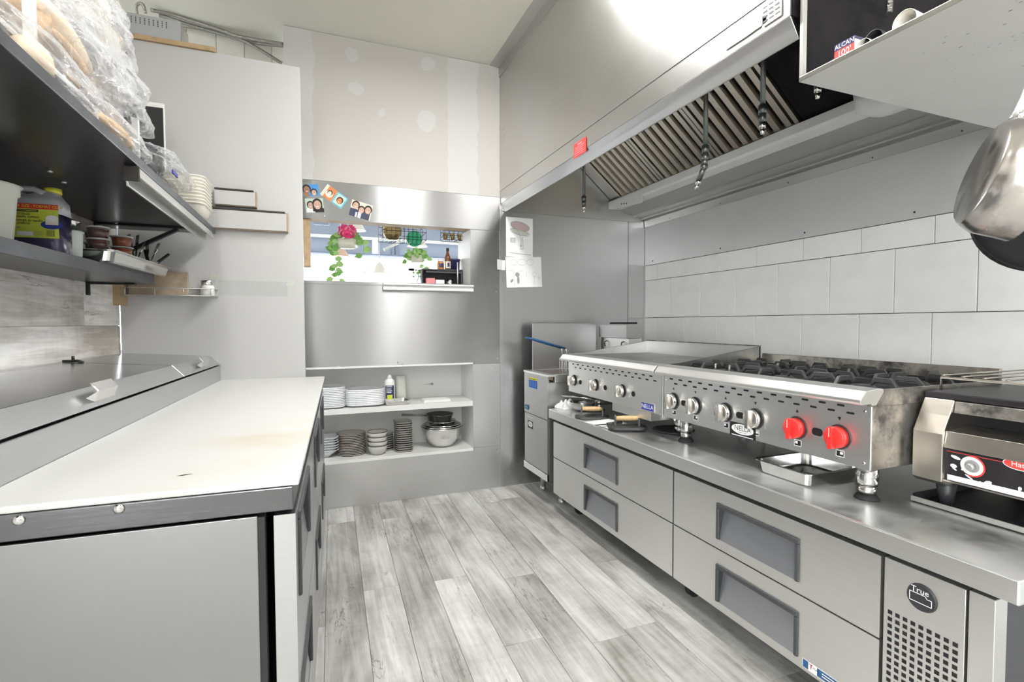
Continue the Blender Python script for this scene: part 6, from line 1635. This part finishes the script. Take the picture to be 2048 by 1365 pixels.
def burger(w, h):
    s = [(oval(w * .52, h * .78, w * .36, h * .11, 20, rot=-.2), 'pencil_pink'), (oval(w * .50, h * .65, w * .36, h * .05, 20, rot=-.2), 'pencil_green'), (oval(w * .50, h * .60, w * .30, h * .045, 20, rot=-.2), 'pencil_light'), (rect(w * .15, w * .33, h * .37, h * .47), 'pencil_light')]
    lines = [oval(w * .52, h * .78, w * .36, h * .11, 22, rot=-.2), oval(w * .50, h * .63, w * .37, h * .07, 22, rot=-.2), [(w * .42, h * .68), (w * .55, h * .45), (w * .52, h * .20), (w * .62, h * .20), (w * .60, h * .52)], [(w * .10, h * .10), (w * .92, h * .06)], [(w * .15, h * .47), (w * .18, h * .37), (w * .32, h * .37), (w * .33, h * .47), (w * .15, h * .47)], [(w * .5, h * .3), (w * .56, h * .29), (w * .53, h * .26), (w * .5, h * .3)]]
    for l in lines:
        for q in stroke(l, w * .014): s.append((q, 'pencil'))
    return s
def doodle(w, h):
    s = [(oval(w * .33, h * .24, w * .035, h * .13), 'pencil'), (oval(w * .31, h * .42, w * .06, h * .07), 'pencil'), (oval(w * .15, h * .22, w * .03, h * .07, 10, rot=-.7), 'pencil')]
    lines = [oval(w * .22, h * .82, w * .09, h * .09, 14), oval(w * .45, h * .83, w * .12, h * .10, 14), oval(w * .68, h * .82, w * .10, h * .10, 14), oval(w * .78, h * .42, w * .05, h * .08, 12), [(w * .77, h * .34), (w * .75, h * .06)], [(w * .05, h * .55), (w * .2, h * .56), (w * .21, h * .05)], [(w * .25, h * .48), (w * .45, h * .56)], [(w * .86, h * .3), (w * .95, h * .3)], [(w * .9, h * .24), (w * .9, h * .38)], [(w * .55, h * .5), (w * .56, h * .35)]]
    for l in lines:
        for q in stroke(l, w * .010): s.append((q, 'pencil_light'))
    return s
yP = YB - .0005
card('drawing', 'pencil drawing of a big burger taped on the dull steel', 'drawing', [(1011, 514), (1065, 515), (1066, 439), (1013, 433)], burger, 'taped drawings', yP - .0035, m='paper')
card('drawing', 'faint pencil drawing with figures taped below the burger drawing', 'drawing', [(1013, 576), (1084, 574), (1082, 515), (1011, 514)], doodle, 'taped drawings', yP - .0042, m='paper')
q = PX(1000, 530, 1, YB - .02)
MB().prism([(q.x - .03, YB - .045), (q.x - .01, YB - .030), (q.x + .02, YB - .006), (q.x + .045, YB - .005), (q.x + .02, YB - .007), (q.x - .012, YB - .032), (q.x - .03, YB - .047)], 'z', q.z - .035, q.z + .035).build('paper_flap', 'paper', None, label='curled paper corner sticking out left of the drawings', cat='paper')

# ================================================================== the dining room through the pass-through
SY = YB + .16
# things on the sill at the right
bx0 = PX(842, 545, 1, 3.56).x
bb = T('black_counter_box', 'black ribbed box with an open front standing on the pass-through sill', 'box', (.86, 3.58, ZS))
MB().box(bx0, 1.0, 3.54, 3.68, ZS + .108, ZS + .120).box(bx0, bx0 + .012, 3.54, 3.68, ZS + .0005, ZS + .108).box(.985, 1.0, 3.54, 3.68, ZS + .0005, ZS + .108).box(bx0 + .012, .985, 3.665, 3.68, ZS + .0005, ZS + .108).build('case', 'black_plastic', bb, bevel=.002)
MB().box(bx0 + .03, .985, 3.539, 3.5398, ZS + .092, ZS + .104).build('inner_lip', 'handle_grey', bb)
zb_ = ZS + .1205
def sillthing(name, label, cat, cx, cy, prof, m): return MB().lathe(prof, 20, (cx, cy, zb_)).build(name, m, None, smooth=True, label=label, cat=cat)
sb = T('sauce_bottle', 'amber sauce bottle with a pale label on the black box', 'bottle', (.905, 3.61, zb_))
MB().lathe([(0, 0), (.021, 0), (.023, .004), (.023, .085), (.018, .105), (.010, .122), (.010, .148), (0, .148)], 20, (.905, 3.61, zb_)).build('bottle_glass', 'amber', sb); MB().lathe([(.011, .140), (.0115, .160), (0, .160)], 14, (.905, 3.61, zb_)).build('cap', 'black_plastic', sb)
wrap((.905, 3.61, zb_), .023, -2.5, -.6, .012, .062, sb, 'cream_print'); wrap((.905, 3.61, zb_), .023, -1.9, -1.2, .022, .052, sb, 'navy', 'label_mark', .0008)
jr = T('spread_jar', 'orange jar with a dark round label beside the amber bottle', 'jar', (.853, 3.61, zb_))
MB().lathe([(0, 0), (.025, 0), (.027, .004), (.027, .05), (.022, .058), (0, .058)], 20, (.853, 3.61, zb_)).build('jar_body', 'orange_jar', jr); MB().lathe([(.024, .0585), (.024, .074), (0, .075)], 18, (.853, 3.61, zb_)).build('lid', 'white_metal', jr); wrap((.853, 3.61, zb_), .027, -2.2, -1.0, .016, .046, jr, 'navy')
tb = T('dark_tub', 'dark blue lidded tub at the right of the black box', 'tub', (.963, 3.615, zb_))
MB().lathe([(0, 0), (.036, 0), (.039, .07), (.042, .071), (.042, .082), (0, .084)], 24, (.958, 3.615, zb_)).build('tub_body', 'navy', tb, smooth=True)
# things inside the box opening
MB().box(.735, .80, 3.56, 3.62, ZS + .0005, ZS + .055).build('pink_packet', 'pink', None, bevel=.004, label='pink and white packet standing in the black box', cat='packet')
MB().box(.805, .87, 3.565, 3.625, ZS + .0005, ZS + .045).build('white_packet', 'white_flat', None, bevel=.004, label='white packet beside the pink one', cat='packet')
MB().lathe([(0, 0), (.022, 0), (.026, .055), (.024, .055), (.020, .003), (0, .003)], 18, (.915, 3.59, ZS + .0005)).build('steel_cup', 'steel_bright', None, smooth=True, label='small steel cup at the right inside the black box', cat='cup')
MB().tube([(.955, 3.52, ZS + .001), (.955, 3.52, ZS + .17)], .005, 8).build('steel_rod', 'aluminium', None, label='thin upright steel rod in front of the black box', cat='rod')
vs_ = T('glass_vase', 'clear glass vase with thin green stems left of the black box', 'vase', (.685, 3.60, ZS))
MB().box(.655, .695, 3.57, 3.63, ZS + .0005, ZS + .07).build('vase_glass', 'clear_plastic', vs_)
mb = MB()
for k in range(10):
    t = rnd.uniform(0, 6.28); e = Vector((.675 + .022 * math.cos(t), 3.60 + .02 * math.sin(t), ZS + rnd.uniform(.06, .13))); mb.tube([(.675, 3.60, ZS + .01), e], .0014, 4); mb.ell(e, .009, .004, .006, 6, 4)
mb.build('stems', 'leaf', vs_)
# wire basket with dark bowls, hung from the head of the opening
def wire_basket(name, label, x0, x1, y0, y1, z0, z1, n, m='wire_black'):
    root = T(name, label, 'basket', ((x0 + x1) / 2, (y0 + y1) / 2, z0)); mb = MB()
    for z in (z0, z0 + (z1 - z0) * .35, z0 + (z1 - z0) * .7, z1): mb.tube([(x0, y0, z), (x1, y0, z), (x1, y1, z), (x0, y1, z)], .0022, 5, closed=True)
    for k in range(n + 1): x = x0 + (x1 - x0) * k / n; mb.tube([(x, y0, z1), (x, y0, z0), (x, y1, z0), (x, y1, z1)], .0016, 4)
    mb.build('wires', m, root); return root
b0, b1 = PX(763, 465, 1, 3.75).x, PX(850, 465, 1, 3.75).x
bz0 = PX(800, 480, 1, 3.75).z
wire_basket('wire_basket', 'black wire basket hanging in the pass-through', b0, b1, 3.70, 3.92, bz0, bz0 + .16, 10)
pr = [(0, 0), (.03, 0), (.055, .03), (.062, .055), (.060, .056), (.05, .03), (.028, .004), (0, .004)]
for k in range(3):
    MB().lathe(pr, 22, (b0 + .085, 3.80, bz0 + .004 + k * .022), sx=1.15).build('dark_bowl', 'bronze', None, smooth=True, label='dark bowl, %s of three nested in the wire basket' % ('bottom', 'middle', 'top')[k], cat='bowl', group='dark bowls in the wire basket')
MB().cyl((b1 - .045, 3.935, bz0 + .045), (b1 - .045, 3.945, bz0 + .045), .062, seg=32).build('green_lid', 'teal_green', None, label='round green plastic lid behind the wire basket', cat='lid')
c0, c1 = PX(884, 468, 1, 3.62).x, PX(938, 468, 1, 3.62).x; cz0 = PX(910, 483, 1, 3.62).z
rk2 = wire_basket('wire_basket', 'small black wire basket of dark cups at the right of the pass-through', c0, c1, 3.56, 3.66, cz0, cz0 + .09, 6)
for k in range(4):
    MB().lathe([(0, 0), (.016, 0), (.020, .05), (.018, .05), (.014, .003), (0, .003)], 14, (c0 + .022 + k * (c1 - c0 - .044) / 3, 3.61, cz0 + .004)).build('dark_cup', 'bronze', None, smooth=True, label='dark metal cup, %s in the small wire basket' % ('leftmost', 'second from the left', 'second from the right', 'rightmost')[k], cat='cup', group='dark cups in the small wire basket')
# hooks that carry the baskets
for x in (b0 + .02, b1 - .02, c0 + .02, c1 - .02):
    yy = 3.72 if x < c0 else 3.58
# plants
def leafy(label, name, cat, c, r, h, n_leaf, trail, seed, flower=False, rim='planter'):
    c = Vector(c); R_ = random.Random(seed); root = T(name, label, cat, c, 0, 'hanging planters')
    MB().lathe([(0, 0), (r * .88, 0), (r, h), (r * .93, h), (r * .8, .01), (0, .01)], 24, c).build('pot', rim, root, smooth=True)
    for s in (-1, 1): MB().tube([c + Vector((s * r * .95, 0, h)), (c.x, c.y, ZC - .005)], .0015, 4).build('cord', 'white_metal', root)
    def leaf(p, d, l, m, nm):
        d = Vector(d).normalized(); s = d.cross(Vector((0, 1, .2))).normalized(); u = s.cross(d) * .15
        mb = MB(); pts = [p, p + d * l * .3 + s * l * .34, p + d * l * .65 + s * l * .30, p + d * l, p + d * l * .65 - s * l * .30, p + d * l * .3 - s * l * .34]
        mid = p + d * l * .5 + u * l
        V = [mb.v(q) for q in pts]; m_ = mb.v(mid)
        for i in range(6): mb.fv([V[i], V[(i + 1) % 6], m_], True)
        mb.build(nm, m, root)
    if flower:
        f0 = c + Vector((0, 0, h + .055))
        for k in range(26):
            t = 2 * math.pi * k / 26; ll = R_.uniform(.075, .10)
            e = Vector((math.cos(t), -.55, math.sin(t) * .5)); leaf(f0 + Vector((0, -.02, 0)), e, ll, 'flower' if k % 3 else 'flower_pale', 'petal')
        MB().ell(f0 + Vector((0, -.03, 0)), .03, .02, .02).build('flower_heart', 'flower', root)
    for k in range(n_leaf):
        t = R_.uniform(0, 6.28); p = c + Vector((math.cos(t) * r * .8, math.sin(t) * r * .8, h + R_.uniform(-.01, .04))); d = Vector((math.cos(t), math.sin(t) * .4, R_.uniform(-.5, .7)))
        leaf(p, d, R_.uniform(.05, .09), R_.choice(['leaf', 'leaf_pale']), 'leaf')
    for (sx, sy, ln) in trail:
        p = c + Vector((sx * r, sy * r, h)); pts = [p.copy()]; q = p + Vector((sx * .05, 0, -.02))
        while pts[-1].z > p.z - ln:
            pts.append(q.copy()); q = q + Vector((R_.uniform(-.02, .02), 0, -.035))
        MB().tube(pts, .0022, 4).build('stem', 'leaf', root)
        for i, w_ in enumerate(pts[1:]): leaf(w_, (R_.choice([-1, 1]), -.3, R_.uniform(-.7, .3)), R_.uniform(.05, .075), R_.choice(['leaf', 'leaf_pale', 'leaf_pale']), 'leaf')
q = PX(694, 492, 1, 4.5)
leafy('pale hanging planter with a bright pink flower and a trailing vine', 'hanging_planter', 'plant', (q.x, 4.5, PX(694, 497, 1, 4.5).z), .078, .075, 18, [(-.95, 0, .52), (-.8, .4, .30), (.95, 0, .10)], 5, True)
q = PX(833, 520, 1, 5.0)
leafy('pale hanging planter with feathery leaves farther back', 'hanging_planter', 'plant', (q.x, 5.0, PX(833, 525, 1, 5.0).z), .062, .068, 26, [(.9, 0, .10), (-.9, 0, .05)], 9)
# pendant lamps
def pendant(label, pxl, pxr, pyb, pyt, y, m, r_top=.45):
    a = PX(pxl, pyb, 1, y); b_ = PX(pxr, pyb, 1, y); t_ = PX((pxl + pxr) / 2, pyt, 1, y)
    r = (b_.x - a.x) / 2; c = Vector(((a.x + b_.x) / 2, y, (a.z + b_.z) / 2)); h = t_.z - c.z
    root = T('pendant_lamp', label, 'lamp', c, 0, 'dining room pendants')
    MB().lathe([(r, 0), (r * r_top, h), (r * r_top * .9, h), (r * .97, .002)], 28, c, cap=False).build('shade', m, root, smooth=True)
    MB().lathe([(0, .004), (r * .93, .004)], 24, c, cap=False).build('diffuser', 'lamp_inside', root)
    MB().tube([c + Vector((0, 0, h)), (c.x, c.y, ZC - .002)], .004, 6).build('cord', 'white_metal', root)
    MB().lathe([(r * r_top * .95, h + .0005), (.012, h + .01), (.012, h + .03), (0, h + .03)], 14, c).build('cap', 'white_metal', root)
pendant('small pale pendant lamp in the middle of the pass-through', 745, 773, 547.5, 528, 6.5, 'lamp_shade')
pendant('peach pendant lamp below the flower planter', 664, 699, 514, 497, 5.5, 'lamp_shade_pink')
pendant('wide white pendant lamp behind the flower planter', 676, 716, 494, 484, 5.0, 'lamp_shade', .8)
pendant('white pendant lamp behind the green lid', 814, 855, 494, 480, 5.5, 'lamp_shade', .5)
pendant('white pendant lamp half hidden by the pink flower', 695, 732, 462, 446, 6.0, 'lamp_shade', .5)
q0, q1 = PX(768, 500, 1, 5.2), PX(800, 484, 1, 5.2)
MB().tube([q0, q0.lerp(q1, .6), q1], .014, 8).build('white_tube', 'white_metal', None, label='slanted white tube below the wire basket', cat='tube')
q = PX(643, 447, 1, 6.5); MB().box(q.x - .09, q.x + .09, 6.48, 6.52, q.z - .02, q.z + .03).build('wall_sign', 'slate_blue', None, bevel=.01, label='small pale framed sign at the top left of the pass-through', cat='sign')
